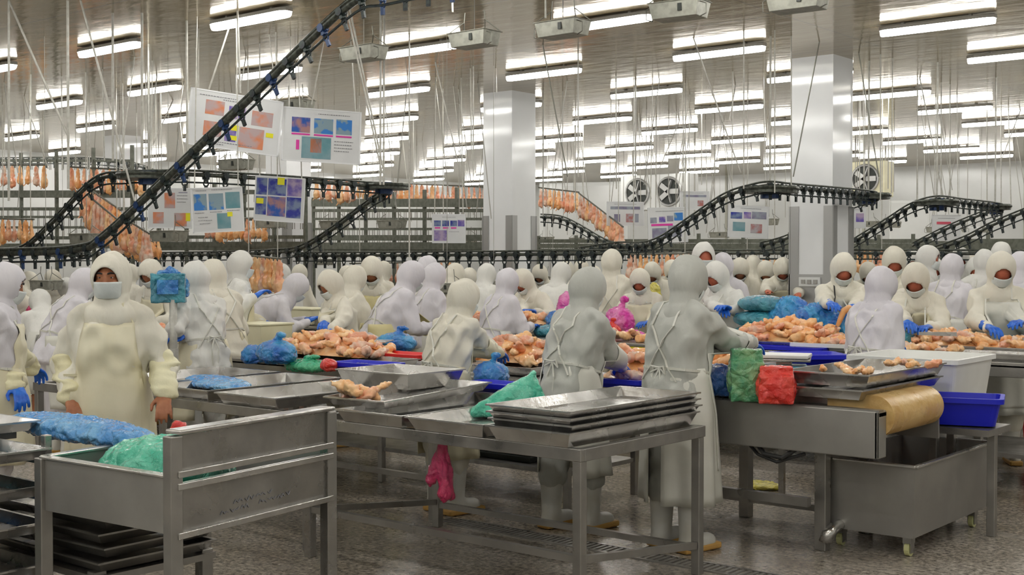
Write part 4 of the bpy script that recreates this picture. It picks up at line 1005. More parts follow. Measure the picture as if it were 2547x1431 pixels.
quad_board(1690, 1765, 476, 522, 22, R(12), 'distant small board above the tilted instruction board', [(.1, .2, .9, .32, 'ph_grey'), (.6, .5, .8, .8, 'ph_meat')], [(.2, .1, .8)], 0)
quad_board(1808, 1914, 512, 592, 16.5, R(15), 'white instruction board left of the wall-socket column',
    [(.06, .22, .34, .42, 'ph_navy'), (.38, .2, .56, .40, 'ph_violet'), (.58, .18, .94, .40, 'ph_grey'), (.12, .52, .42, .80, 'ph_teal'), (.56, .56, .84, .84, 'ph_meat')], [(.3, .08, .8)], R(2))
quad_board(2100, 2155, 515, 568, 17.5, R(15), 'pinkish small board right of the wall-socket column', [(.08, .3, .4, .7, 'ph_violet'), (.52, .3, .9, .7, 'ph_violet')], [(.2, .12, .8)], 0)
quad_board(2315, 2392, 535, 600, 19, R(15), 'white board with a red headline under the third chain incline', [(.15, .26, .65, .36, 'text_red')], [(.2, .12, .8), (.2, .5, .7)], 0)
# ------------------------------------------------------------------ raw chicken
def piece(seed, k=1):
    random.seed(seed); m = MB()
    m.ell((0, 0, 0), (.062, .036, .022)); m.ell((.035, .012, .004), (.038, .028, .022)); m.ell((-.045, -.008, 0), (.034, .022, .016))
    if seed % 2: m.cap((.04, 0, 0), (.085, .02, .004), .02, .010)
    return blob(m, .008, 2, lambda c, n: fold(c, n, .012, (4, 4, 4), seed), 'piece')
PIECE = []
for k, mt in enumerate(('chicken', 'chicken_pink', 'chicken', 'chicken_orange', 'chicken_pale')):
    me = piece(k+1); me.materials.append(M[mt]); PIECE.append(me)
NP = [0]
def pile(cx, cy, z, L_, W2, h, n, group, label, rz=0, mound=True, sc=1.0):
    c = P(cx, cy, z) if cy > 100 else Vector((onB(cx, 900, cy).x, cy, z)); sc *= 1.18
    random.seed(int(c.x*100)); rt = Matrix.Rotation(rz, 3, 'Z')
    if mound and h > .05:
        mm = MB().grid(lambda u, v: Vector(((u-.5)*L_*.94, (v-.5)*W2*.94, max(0, (1-abs(2*u-1)**2.5)*(1-abs(2*v-1)**2.5))*h*.8+.004)), 24, 14)
        me = mm.mesh('mound', True)
        for v in me.vertices: v.co.z += .02*abs(noise.noise(v.co*22)) if v.co.z > .01 else 0
        o = ob('chicken_meat', me, 'chicken'); o.location = c; o.rotation_euler.z = rz; tag(o, 'loose raw chicken underneath the '+group, 'meat', None, 'stuff')
    nu = max(2, int(math.sqrt(n*L_/W2))); nv = max(1, math.ceil(n/nu)); i = 0
    for a in range(nu):
        for b in range(nv):
            if i >= n: break
            i += 1; u = (a+.5+random.uniform(-.4, .4))/nu; v = (b+.5+random.uniform(-.4, .4))/nv
            zz = max(0, (1-abs(2*u-1)**2.2)*(1-abs(2*v-1)**2.2))*h if mound else random.uniform(0, h)
            o = bpy.data.objects.new('raw_chicken_piece', random.choice(PIECE)); COL.objects.link(o); NP[0] += 1
            o.location = c+rt @ Vector(((u-.5)*L_, (v-.5)*W2, zz+.022)); s = sc*random.uniform(.8, 1.25); o.scale = (s, s, s*random.uniform(.9, 1.5))
            o.rotation_euler = (random.uniform(-.5, .5), random.uniform(-.5, .5), random.uniform(0, 6.3)); tag(o, label, 'chicken', group)
def pl(group, label, *a, **k): pile(*a, group, label, **k)
def ptray(cx, cy, z, L_, W2, lb, rz=0):
    c = P(cx, cy, z) if cy > 100 else onB(cx, 900, cy); return tray((c.x, c.y, z-.06), lb, L_=L_, W2=W2, h=.06, rz=rz)
ptray(1962, 9.85, 1.005, 1.15, .62, 'steel tray under the biggest orange pile of chicken')
pile(1962, 9.85, .97, 1.05, .55, .16, 66, 'biggest pile of chicken on the second bench', 'raw chicken piece in the biggest pile left of the cross-back apron')
ptray(838, 888, .93, 1.25, .55, 'steel tray under the long pile of chicken beside the blue scale')
pile(830, 880, .92, 1.15, .5, .14, 48, 'long pile of chicken on the first bench', 'raw chicken piece in the long pile beside the blue scale')
ptray(1292, 905, .93, .62, .5, 'steel tray under the pile between the cream and the grey hoods')
pile(1292, 898, .92, .56, .45, .15, 26, 'pile between the cream and grey hooded workers', 'raw chicken piece in the pile right of the cream-hooded glove')
pile(1583, 938, .90, .34, .45, .15, 18, 'pile between the two grey jackets', 'raw chicken piece in the pile between the two grey jackets')
ptray(1795, 955, .92, .55, .5, 'steel tray under the pile behind the meat-filled green bag')
pile(1795, 950, .91, .5, .45, .14, 20, 'pile behind the green bag of meat', 'raw chicken piece in the pile behind the meat-filled green bag')
ptray(2395, 9.95, 1.02, 1.5, .40, 'long steel tray of meat before the worker with the knife')
pile(2375, 9.95, .98, .9, .35, .10, 26, 'meat tray before the knife worker', 'raw chicken piece on the tray before the worker with the knife')
pile(2500, 9.95, .98, .4, .3, .07, 8, 'last meat tray by the right edge', 'raw chicken piece on the last tray by the right edge')
ptray(2390, 9.52, 1.0, 1.5, .28, 'lower steel tray of scraps in front of the long meat tray')
pile(2330, 9.52, .96, .5, .2, .03, 7, 'lower tray of scraps on the right', 'scrap of chicken on the lower tray of scraps', mound=False)
pile(2225, 9.6, .945, .2, .25, .05, 6, 'scraps right of the cross-back apron', 'scrap of chicken right of the cross-back apron', mound=False)
pile(2075, 9.7, .955, .2, .18, .03, 6, 'trimmings in the shallow white tray', 'orange trimming in the shallow white tray', mound=False)
pile(1285, 9.85, 1.045, .75, .3, .09, 16, 'meat before the orange-lit face', 'raw chicken piece before the bright lit face')
pile(1190, 9.85, 1.045, .35, .3, .06, 7, 'small heap left of the tied waist overall', 'raw chicken piece left of the tied-waist overall')
pile(1255, 9.55, .945, .35, .15, .02, 5, 'scraps on the ledge front', 'reddish scrap on the front of the middle ledge', mound=False)
pile(1550, 9.6, .945, .6, .25, .05, 10, 'meat below the red bag', 'raw chicken piece below the red bag in the middle')
pile(895, 990, .89, .22, .2, .05, 8, 'fillets beside the teal scale', 'chicken fillet on the tray beside the teal scale', sc=.9, mound=False)
pile(2110, 932, 1.04, .30, .2, .01, 6, 'scraps in the upper conveyor tray', 'pale scrap in the upper tray on the conveyor', mound=False, sc=.55)
pile(2265, 915, 1.04, .26, .2, .01, 6, 'fillets at the far end of the upper conveyor tray', 'fillet at the far end of the upper conveyor tray', mound=False, sc=.55)
pile(400, 850, .93, .3, .5, .12, 14, 'heap left of the scale pole', 'raw chicken piece in the heap left of the scale pole')
pile(1040, 9.9, .945, .3, .3, .06, 5, 'heap right of the yellow apron skirt', 'raw chicken piece right of the yellow apron skirt')
for k, (x, y, z) in enumerate(((2098, 775, 1.17), )):
    o = ob('meat_strip', blob(MB().cap((0, 0, 0), (.05, 0, .03), .03, .03).cap((0, 0, 0), (-.05, 0, -.12), .03, .02), .01, 2), 'chicken_orange'); o.location = D(x, y, 10.7); tag(o, 'curved orange strip of meat held by the worker with dark straps', 'meat')
o = ob('knife', MB().box((0, .06, 0), (.012, .12, .025)).box((0, .20, 0), (.003, .16, .03)), 'steel_bright'); o.location = tuple(D(2285, 830, 9.75)); o.rotation_euler = (0, 0, YAW-R(110)); tag(o, 'knife in the hand of the worker bending over the meat trays', 'knife')

# ------------------------------------------------------------------ plastic bags
def bagm(kind, a, b, h, seed, amp=.035, knot=True):
    random.seed(seed); m = MB(); m.ell((0, 0, h*.45), (a, b, h*.5))
    if knot == 'sack': m.box((0, 0, h*.40), (a*1.6, b*1.6, h*.75)); m.box((0, 0, h*.85), (a*1.5, b*1.0, h*.30)); knot = False
    for i in range(5):
        t_ = i*1.3+seed; m.ell((math.cos(t_)*a*.45, math.sin(t_)*b*.45, h*.35), (a*.55, b*.55, h*.36))
    if knot: m.cap((a*.1, 0, h*.85), (a*.3, 0, h*1.12), a*.22, a*.1); m.ell((a*.35, 0, h*1.18), (a*.3, b*.18, h*.12))
    def dsp(c, n):
        q = c*14+Vector((seed, 0, 0)); r = abs(noise.noise(q))*1.2+abs(noise.noise(q*2.2))*.7
        c = c+n*(amp*.45*(.55-r)); return Vector((c.x, c.y, max(.002, c.z)))
    return blob(m, max(.009, min(a, b)/16), 1, dsp, 'bag')
BS = [0]
def bagat(x, y, z, a, b, h, m, label, rz=0, knot=True, amp=.035, cat='bag'):
    BS[0] += 1; o = ob('plastic_bag', bagm(m, a, b, h, BS[0], amp, knot), m); o.location = P(x, y, z); o.rotation_euler.z = rz; return tag(o, label, cat)
bagat(688, 905, .90, .20, .14, .19, 'bag_blue', 'full blue plastic bag lying left of the long chicken pile', -.2)
bagat(985, 875, .90, .19, .15, .17, 'bag_blue', 'full bright blue bag right of the blue weighing scale', .3)
bagat(765, 925, .84, .22, .14, .10, 'bag_green', 'crumpled green bag in front of the full blue bag', 0)
bagat(818, 925, .88, .07, .05, .10, 'bag_red', 'small red bag corner beside the blue crate', 0, False)
bagat(628, 905, .86, .08, .10, .16, 'bag_blue', 'dark blue crumpled film behind the waist of the worker by the scale pole', 0, False)
bagat(415, 945, .84, .07, .06, .10, 'bag_red', 'small bright red bag at the foot of the scale pole', 0, False)
o = bagat(540, 962, .83, .50, .17, .06, 'bag_sky', 'flat sky blue film bag spread over the trays behind the man', -.35, False, .045)
bagat(1222, 960, .86, .12, .12, .17, 'bag_blue', 'blue bag below the glove of the cream-hooded worker')
# mint bag: tent shaped
m = MB(); m.cap((-.23, -.10, .02), (.06, .03, .12), .03, .085); m.cap((.06, .03, .10), (.125, .05, .235), .10, .018); m.cap((.16, .02, .04), (.125, .05, .235), .05, .015); m.ell((.05, .03, .05), (.155, .13, .07)); m.ell((-.08, -.04, .03), (.13, .10, .04))
def dm(c, n):
    r = abs(noise.noise(c*Vector((9, 9, 9)).x))+.5*abs(noise.noise(c*21)); c = c+n*(.022*(.4-r)); return Vector((c.x, c.y, max(.004, c.z)))
o = ob('plastic_bag', blob(m, .010, 2, dm), 'bag_mint'); o.location = P(1272, 1035, .815); o.rotation_euler.z = YAW; tag(o, 'glossy mint green bag peaked like a tent left of the tray stack', 'bag')
bagat(1856, 998, .87, .115, .11, .30, 'bag_meatgreen', 'tall green bag filled with meat left of the red bag', .6, 'sack', .03)
bagat(1930, 1003, .87, .12, .11, .21, 'bag_red', 'bright red full bag on the conveyor deck', .5, 'sack', .03)
bagat(1790, 985, .88, .11, .1, .20, 'bag_navy', 'dark blue bag between the tall apron and the green bag of meat', 0, False)
# left foreground bags
bagat(195, 1090, .84, .62, .15, .10, 'bag_sky', 'long blue film bag in front of the man with bare hands', R(-2), False, .06)
bagat(318, 1150, .70, .34, .24, .28, 'bag_mint', 'glossy green bag heaped in the near steel tub', R(4), False, .05).location = tuple(c2r(-1.47, 5.32)+Vector((0, 0, .67)))
bagat(445, 1105, .80, .035, .05, .12, 'bag_red', 'red bag tip behind the green bag in the near tub', 0, False)
for i, (x, y, z, mt) in enumerate(((50, 1165, .80, 'bag_teal'), (60, 1235, .66, 'bag_teal'), (50, 1305, .5, 'bag_blue'), (50, 1350, .32, 'bag_meatgreen'))):
    o = bagat(x, y+10, z, .40, .25, .085, mt, ['teal film bag in the top tray of the left rack', 'dark teal bag in the fourth tray of the left rack', 'blue bag in the third tray of the left rack', 'green bag in the low tray of the left rack'][i], 0, False)
    o.location = (c0.x+.02, c0.y, (.82, .66, .5, .32)[i]+.03)
def bagB(x, b, z, *a, **k):
    o = bagat(x, 900, .5, *a, **k); q = onB(x, 900, b); o.location = (q.x, q.y, z); return o
# second bench bags
for i, (x, y, z, a) in enumerate(((1895, 760, 1.23, .24), (1885, 785, 1.09, .24), (1880, 812, .95, .25))):
    bagB(x, 10.2, z, a, .15, .15, 'bag_teal', ['top', 'middle', 'bottom'][i]+' teal filled bag of the stack behind the biggest chicken pile', .1, False, .015)
for i, (x, y, z, a, b, h) in enumerate(((1965, 785, .95, .22, .15, .44), (2030, 808, .95, .24, .15, .38), (1995, 822, .95, .2, .12, .34), (2095, 822, .95, .22, .15, .30))):
    bagB(x, 10.22-.08*(i == 2), z, a, b, h, 'bag_blue', ['tallest crumpled bright blue bag behind the biggest pile', 'crumpled blue bag in the middle of the blue heap', 'low blue bag right behind the biggest pile', 'blue bag reaching behind the cross-back apron'][i], i, False, .06)
bagB(1912, 9.95, .95, .1, .08, .10, 'bag_mint', 'small mint green bag end beside the teal stack', 0, False)
bagB(1372, 9.7, .93, .20, .15, .13, 'bag_teal', 'teal bag behind the left shoulder of the grey-hooded worker')
bagB(1390, 10.0, .95, .17, .12, .25, 'bag_blue', 'blue bag above the teal bag in mid picture', 0, False)
bagB(1408, 10.1, .94, .10, .10, .46, 'bag_pink', 'tall pink bag hanging behind the large grey hood', 0, False)
bagB(1518, 9.9, .94, .12, .1, .15, 'bag_red', 'red bag right of the large grey hood')
bagB(1540, 10.15, .95, .17, .12, .30, 'bag_pink', 'pink bag above the red bag in mid picture')
bagB(1575, 9.9, .94, .12, .1, .09, 'bag_pink', 'small magenta bag right of the red bag', 0, False)
bagB(930, 10.1, .945, .1, .08, .24, 'bag_hotpink', 'hot pink bag below the yellow apron front', 0, False)
bagat(76, 792, 1.0, .06, .06, .16, 'bag_hotpink', 'pink bag held up beside the lilac jacket at the left', 0, False)
bagat(88, 832, .93, .18, .12, .10, 'bag_hotpink', 'pinkish bag lying beside the bright blue crate', 0, False)
bagB(2405, 13.2, .90, .22, .15, .36, 'bag_pink', 'pale pink bag near the broad cream apron', 0, False)
bagB(2232, 9.9, .95, .16, .14, .18, 'bag_teal', 'teal bag held under the glove of the knife worker', 0, False)
bagB(2495, 10.2, .95, .25, .15, .10, 'bag_teal', 'teal film in front of the broad cream apron')
bagB(2240, 12.8, .90, .09, .08, .55, 'bag_yellow', 'tall yellow bag standing behind the knife worker', 0, False)
bagB(1627, 13.3, .90, .1, .1, .55, 'bag_yellow', 'yellow bag behind the masked worker in mid picture', 0, False)
bagat(1895, 1215, .0, .16, .12, .05, 'bag_yellow', 'flat yellow shape added for a reflection in the wet floor behind the belt conveyor', 0, False)  # no real sheet: stands in for a yellow reflection on the wet floor
for (x, y, z, lb) in ((1585, 872, .95, 'small yellow warning label on the dark bench edge'), (1150, 848, .85, 'small yellow label on the ledge behind the cream hood')):
    o = ob('yellow_label', MB().box((0, 0, 0), (.16, .01, .06)), 'yellow'); o.location = tuple(onB(x, y, 9.34)); tag(o, lb, 'label')

# ------------------------------------------------------------------ overhead chain conveyors
def ring_mb(R_, r, n=14, k=6):
    m = MB(); m.tube([Vector((R_*math.cos(2*PI*i/n), 0, R_*math.sin(2*PI*i/n))) for i in range(n+1)], r, k, False); return m
TM = MB(); TM.tube([(0, -.035, .0), (0, -.02, .0)], .034, 12); TM.tube([(0, .02, 0), (0, .035, 0)], .034, 12); TM.box((0, 0, -.03), (.028, .05, .07))
q_ = ring_mb(.026, .008); TM.add([v+Vector((0, 0, -.085)) for v in q_.v], q_.f); TM.box((0, 0, -.135), (.03, .02, .06)); TM.box((0, 0, -.03), (.075, .012, .03))
TROL = [TM.mesh('trolley') for _ in range(2)]
for me, mt in zip(TROL, ('trolley', 'trolley_blue')): me.materials.append(M[mt])
def conveyor(label, pts, pitch=.25, rr=.02, cr=.010, drop=.085, tsc=1.0, m='track', cat='conveyor'):
    pts = [Vector(p) for p in pts]
    # resample with Catmull-Rom
    sm = []
    for i in range(len(pts)-1):
        p0, p1, p2, p3 = pts[max(0, i-1)], pts[i], pts[i+1], pts[min(len(pts)-1, i+2)]
        for k in range(8):
            t_ = k/8; sm.append(.5*((2*p1)+(p2-p0)*t_+(2*p0-5*p1+4*p2-p3)*t_*t_+(3*p1-p0-3*p2+p3)*t_**3))
    sm.append(pts[-1]); org = sm[0].copy()
    t = thing('chain_conveyor', label, cat, tuple(org))
    lc = [p-org for p in sm]
    ob('rail', MB().tube(lc, rr, 8), m, t, smooth=True)
    ob('rail', MB().tube([p+Vector((0, 0, .045)) for p in lc], rr*.6, 6), m, t, smooth=True)
    ob('chain', MB().tube([p-Vector((0, 0, drop)) for p in lc], cr, 6), 'trolley', t)
    acc = 0; nt_ = 0; nxt = pitch*.5; rest = MB()
    for i in range(len(lc)-1):
        a, b = lc[i], lc[i+1]; l = (b-a).length
        while nxt <= acc+l and l > 0:
            p = a+(b-a)*((nxt-acc)/l); d = (b-a).normalized()
            if nt_ < 98:
                o = bpy.data.objects.new('trolley', TROL[1 if nt_ % 3 == 1 and rr > .024 else 0]); COL.objects.link(o); o.parent = t; o.location = p
                o.rotation_euler = (0, -math.asin(max(-1, min(1, d.z))) if True else 0, math.atan2(d.y, d.x)); o.scale = (tsc,)*3
            nt_ += 1; nxt += pitch
        acc += l
    return t
def rm(a, b, z): return Vector((a, b, z))
BI = 7.35
conveyor('thick dark chain conveyor climbing from the left to the ceiling', [rm(-6.3, BI, 3.9), rm(-7.4, BI, 3.9), rm(-7.9, BI, 3.84), rm(-9.2, BI, 3.17), rm(-10.5, BI, 2.49), rm(-11.6, BI, 1.93), rm(-12.1, BI, 1.80), rm(-13.5, BI, 1.77), rm(-16.5, BI, 1.77), rm(-20, BI, 1.77)], .26, .034, .012, .10, 1.1)
conveyor('dark chain conveyor rising at far left and running level below the boards', [rm(-15.6, 8.3, 1.80), rm(-14.9, 8.3, 1.84), rm(-14.2, 8.3, 2.16), rm(-13.3, 8.3, 2.62), rm(-12.7, 8.35, 2.67), rm(-12.1, 8.55, 2.67), rm(-11.9, 9.0, 2.67), rm(-11.87, 10.3, 2.67), rm(-11.87, 11.6, 2.66), rm(-12.0, 11.9, 2.62), rm(-12.4, 12.0, 2.52), rm(-13.2, 12.0, 2.13), rm(-13.9, 12.05, 1.88), rm(-14.6, 12.1, 1.81), rm(-17, 12.2, 1.78), rm(-21, 12.2, 1.78)], .25, .024, .010, .09, 1.15)
conveyor('level dark chain line with ring hooks crossing in front of the middle column', [rm(-14.4, 12.3, 1.76), rm(-12, 12.3, 1.76), rm(-10, 12.3, 1.765), rm(-8.4, 12.3, 1.77)], .20, .02, .008, .08, 1.1)
DD = lambda *a: D(*a)
conveyor('chain conveyor rising in the middle right to a wheel and crossing before the wall-socket column', [DD(1440, 625, 16.4), DD(1530, 612, 15.9), DD(1590, 612, 15.5), DD(1640, 598, 15.1), DD(1720, 545, 14.6), DD(1800, 492, 14.1), DD(1865, 470, 13.8), DD(1915, 462, 13.75), DD(1980, 468, 14.1), DD(2150, 482, 15.3), DD(2180, 490, 15.7), DD(2130, 500, 15.9), DD(2040, 545, 16.3), DD(1960, 592, 16.8), DD(1890, 612, 17.2)], .17, .019, .009, .08, .95)
conveyor('chain conveyor descending right of the middle column to the low rail', [DD(1345, 540, 20), DD(1395, 545, 19.6), DD(1440, 565, 19.2), DD(1500, 600, 18.7), DD(1545, 615, 18.4), DD(1600, 620, 18)], .2, .02, .009, .08, .9)
conveyor('chain conveyor rising right of the wall-socket column to the wheel near the far wall', [DD(2060, 628, 17.3), DD(2105, 612, 17), DD(2200, 555, 16.3), DD(2265, 515, 15.8), DD(2330, 497, 15.6), DD(2400, 504, 16.1), DD(2480, 513, 16.8), DD(2490, 520, 17.1), DD(2440, 535, 17.4), DD(2350, 572, 17.9), DD(2270, 612, 18.4)], .17, .018, .008, .08, .9)
conveyor('chain conveyor rising out of the right edge of the picture', [DD(2290, 632, 17), DD(2390, 600, 16.3), DD(2470, 560, 15.8), DD(2580, 515, 15.1)], .2, .018, .008, .08, .9)
conveyor('low dark chain line along the right half behind the hoods', [DD(1560, 628, 19), DD(1800, 630, 18), DD(2100, 630, 17), DD(2560, 632, 15.6)], .22, .02, .009, .08, .9)
conveyor('far chain line high at the left below the ceiling', [DD(-10, 398, 26), DD(200, 398, 24), DD(330, 410, 23), DD(420, 445, 22)], .3, .02, .009, .08, 1)
def wheel(x, y, Y, r, label, m='trolley_blue'):
    t = thing('sprocket_wheel', label, 'wheel', tuple(D(x, y, Y)))
    ob('disc', MB().tube([(0, 0, -.03), (0, 0, .01)], r, 28), 'track', t); ob('hub', MB().tube([(0, 0, -.09), (0, 0, .06)], r*.35, 16), m, t)
    ob('rim_ring', MB().tube([(r*math.cos(2*PI*i/28), r*math.sin(2*PI*i/28), .02) for i in range(29)], .022, 6, False), 'track', t)
    for k in range(5):
        a = 2*PI*k/5; ob('spoke', MB().bar((0, 0, .04), (r*math.cos(a), r*math.sin(a), .03), .03), 'track', t)
    ob('hanger_rod', MB().tube([(0, 0, .05), (0, 0, CZ-t.location.z)], .012, 8), 'rod', t)
wheel(372, 440, 14.4, .36, 'dark turning wheel with blue hub at the top left of the chain conveyor'); wheel(955, 466, 16.6, .34, 'dark turning wheel at the right end of the level chain below the boards')
wheel(1915, 474, 13.9, .30, 'dark turning wheel left of the wall-socket column'); wheel(2160, 490, 15.6, .26, 'dark turning wheel right of the wall-socket column')
wheel(2330, 506, 15.7, .26, 'turning wheel of the right-hand chain conveyor'); wheel(2475, 517, 17, .2, 'small far turning wheel by the right wall')

# hanging trays
def hang_tray():
    t = thing('hanging_tray', 'x', 'tray', (0, 0, 0), 0)
    ob('pan', frustum(.20, .105, .225, .125, -.13, 0).box((0, 0, 0), (.47, .27, .008)), 'galv', t, bevel=.006)
    ob('slot_plate', MB().box((.06, -.122, -.055), (.035, .012, .06)), 'dark', t)
    for k in (-1, 1):
        ob('handle', MB().tube([(k*.22, -.08, -.02), (k*.27, -.07, -.04), (k*.27, -.07, -.12), (k*.21, -.06, -.14)], .005, 6), 'wire', t)
        ob('hanger_wire', MB().tube([(k*.23, -.11, 0), (k*.13, 0, .11), (k*.12, 0, .20)], .005, 6).tube([(k*.23, .11, 0), (k*.13, 0, .11)], .005, 6), 'wire', t)
    return t
ht0 = hang_tray(); first = True
HT = [(905, 118, 125, 'grey hanging tray under the ceiling, first in the high row left of the middle column', 8), (1180, 82, 122, 'grey hanging tray under the ceiling right above the middle column lamp', 8), (1400, 55, 124, 'grey hanging tray under the ceiling to the left of the long lamp at top', 8), (1690, 8, 130, 'large grey hanging tray overlapping the right end of the long top lamp', 8), (1985, -14, 150, 'grey hanging tray cut off by the top edge above the wall-socket column', 8),
      (735, 252, 105, 'grey hanging tray between the two large instruction boards', 0), (588, 398, 100, 'grey hanging tray below the board with yellow marks', 0), (675, 545, 88, 'grey hanging tray below the board of dark blue photos', 0), (420, 575, 105, 'grey hanging tray low beneath the pale board', 0), (215, 582, 98, 'grey hanging tray between the two chain inclines at the left', 0),
      (832, 550, 82, 'grey hanging tray beside the far descending chain', 0), (975, 549, 80, 'grey hanging tray under the right end of the level chain', 0), (1160, 588, 62, 'small hanging tray right of the violet photo board', 0), (1358, 590, 44, 'small hanging tray just right of the middle column', 0), (1435, 592, 42, 'small hanging tray under the descending chain by the column', 0),
      (1908, 545, 62, 'pale hanging tray before the board left of the wall-socket column', 0), (2004, 550, 52, 'grey hanging tray in front of the wall-socket column left guard', 0), (2092, 550, 60, 'grey hanging tray at the right guard of the wall-socket column', 0), (2160, 551, 55, 'grey hanging tray just right of the wall-socket column', 0), (2215, 553, 55, 'grey hanging tray crossing the third chain incline', 0),
      (2330, 565, 55, 'grey hanging tray over the white headline board', 0), (2385, 566, 50, 'grey hanging tray second right of the headline board', 0), (2440, 566, 50, 'grey hanging tray third right of the headline board', 0), (115, 698, 92, 'grey hanging tray low at the left before the hunched worker', 0), (158, 762, 62, 'small grey hanging tray at the elbow of the bare-handed man', 0),
      (805, 645, 60, 'grey hanging tray above the bending masked worker', 0), (1112, 705, 92, 'low hanging tray behind the cream hood, left one', 0), (1228, 700, 80, 'low hanging tray behind the cream hood, right one', 0), (1375, 688, 66, 'low hanging tray before the tall pink bag', 0), (1790, 578, 55, 'grey hanging tray below the board near the tallest worker', 0), (1640, 690, 60, 'low hanging tray right of the tall standing back', 0), (2000, 690, 60, 'low hanging tray left of the worker with dark straps', 0)]
for x, y, wpx, lb, hi in HT:
    o = ht0 if first else dup(ht0); first = False
    Y = 1640/wpx; Yc = min(24, Y) if y < 630 else Y*.78; p = P(x, y, 3.80) if hi else D(x, y, Yc); ks = 1 if hi else Yc/Y
    o.location = p; o['label'] = lb; o.rotation_euler = (0, 0, random.uniform(-.05, .12)); 
    o.scale = (ks,)*3
    if not hi or True: ob('suspension_rod', MB().tube([(0, 0, 0), (0, 0, (CZ-p.z)/ks)], .004, 6), 'rod_far', o)
# ------------------------------------------------------------------ hanging rods
def rod(p, q, r, label, group=None, m='rod'):
    o = ob('support_rod', MB().tube([Vector((0, 0, 0)), q-p], r, 8), m); o.location = p; tag(o, label, 'rod', group); return o
RODS = [(22, -60, 22, 500, 12, .012), (168, -60, 170, 470, 12, .013), (280, -60, 281, 400, 12.6, .012), (353, -60, 353, 410, 12.6, .013), (464, -60, 466, 430, 13, .012), (-5, -60, 170, 340, 12, .011), (184, -60, 335, 500, 12, .010), (612, -60, 520, 222, 13, .009), (588, -60, 597, 232, 12.5, .011),
        (845, -60, 950, 430, 12, .009), (853, -60, 953, 420, 12.1, .009), (947, -60, 946, 460, 12.5, .011), (956, -60, 954, 460, 12.7, .010), (1018, -60, 1018, 640, 14, .009), (1357, -60, 1357, 45, 11, .008), (1124, -60, 1126, 30, 11, .008)]
for i, (x1, y1, x2, y2, Y, r) in enumerate(RODS):
    a = D(x1, y1, Y); b = D(x2, y2, Y+.0)
    k = (CZ-b.z)/(a.z-b.z); a = b+(a-b)*k
    rod(b, a, r, 'pale slanting brace rod up to the ceiling' if abs(x1-x2) > 30 else 'pale upright rod near the left chain conveyors', 'slanting brace rods' if abs(x1-x2) > 30 else 'near upright rods')
R2_ = [(77, 185, 77, 400), (153, 190, 155, 420), (213, 180, 218, 420), (255, 172, 260, 400), (10, 205, 45, 430), (60, 240, 120, 420), (335, 142, 300, 400), (488, 120, 492, 220), (686, 80, 688, 230), (805, 105, 775, 260), (612, 140, 598, 215), (1083, 155, 1140, 410), (1177, 165, 1177, 420), (1170, 170, 1173, 400), (1233, 170, 1235, 230), (1350, 112, 1412, 440), (1438, 130, 1438, 440), (1532, 190, 1533, 470), (1580, 200, 1580, 470), (1725, 95, 1842, 430), (1850, 80, 1850, 470), (1927, 75, 1927, 480), (1968, 90, 1968, 480), (2038, 104, 1973, 440), (2136, 132, 2186, 440), (2190, 135, 2190, 500), (2220, 145, 2218, 480), (2288, 195, 2352, 520), (2282, 210, 2282, 500), (2341, 205, 2341, 500), (2363, 210, 2363, 500), (2455, 255, 2455, 520), (2490, 260, 2490, 530), (2508, 262, 2515, 520), (2538, 275, 2490, 400), (1829, 212, 1815, 300), (1770, 230, 1800, 300), (1745, 265, 1745, 460), (1690, 300, 1640, 420), (2110, 260, 2108, 520), (600, 340, 598, 450), (390, 190, 372, 360), (430, 250, 380, 360), (640, 330, 640, 440)]
for i, (x1, y1, x2, y2) in enumerate(R2_):
    a = P(x1, y1, CZ); Y = (a.x*-SY+a.y*CY); b = D(x2, y2, Y)
    rod(b, a, .008 if Y < 16 else .009, ('dark slanting rod between ceiling and chain' if x1 in (2038, 1350, 2136) else 'thin slanting rod between ceiling and chain') if abs(x1-x2) > 20 else 'thin upright rod between ceiling and chain line', 'thin slanting rods' if abs(x1-x2) > 20 else 'thin upright rods', 'wire' if x1 in (2038, 1350, 2136) else 'rod')
random.seed(11)
for i in range(105):
    xx = random.choice([random.uniform(0, 700), random.uniform(930, 1215), random.uniform(1340, 1960), random.uniform(1340, 1960), random.uniform(2105, 2547)])
    Y = random.uniform(17, 29); t_ = D(xx, 300, Y); zb = random.uniform(2.2, 2.9)
    if t_.x < -26.2 or t_.y > 31.5: continue
    a = Vector((t_.x, t_.y, CZ)); b = Vector((t_.x+random.choice((0, 0, 0, .25, -.25)), t_.y, zb))
    rod(b, a, .007, 'thin pale rod hanging far back under the lamps', 'far hanging rods', 'rod_far')
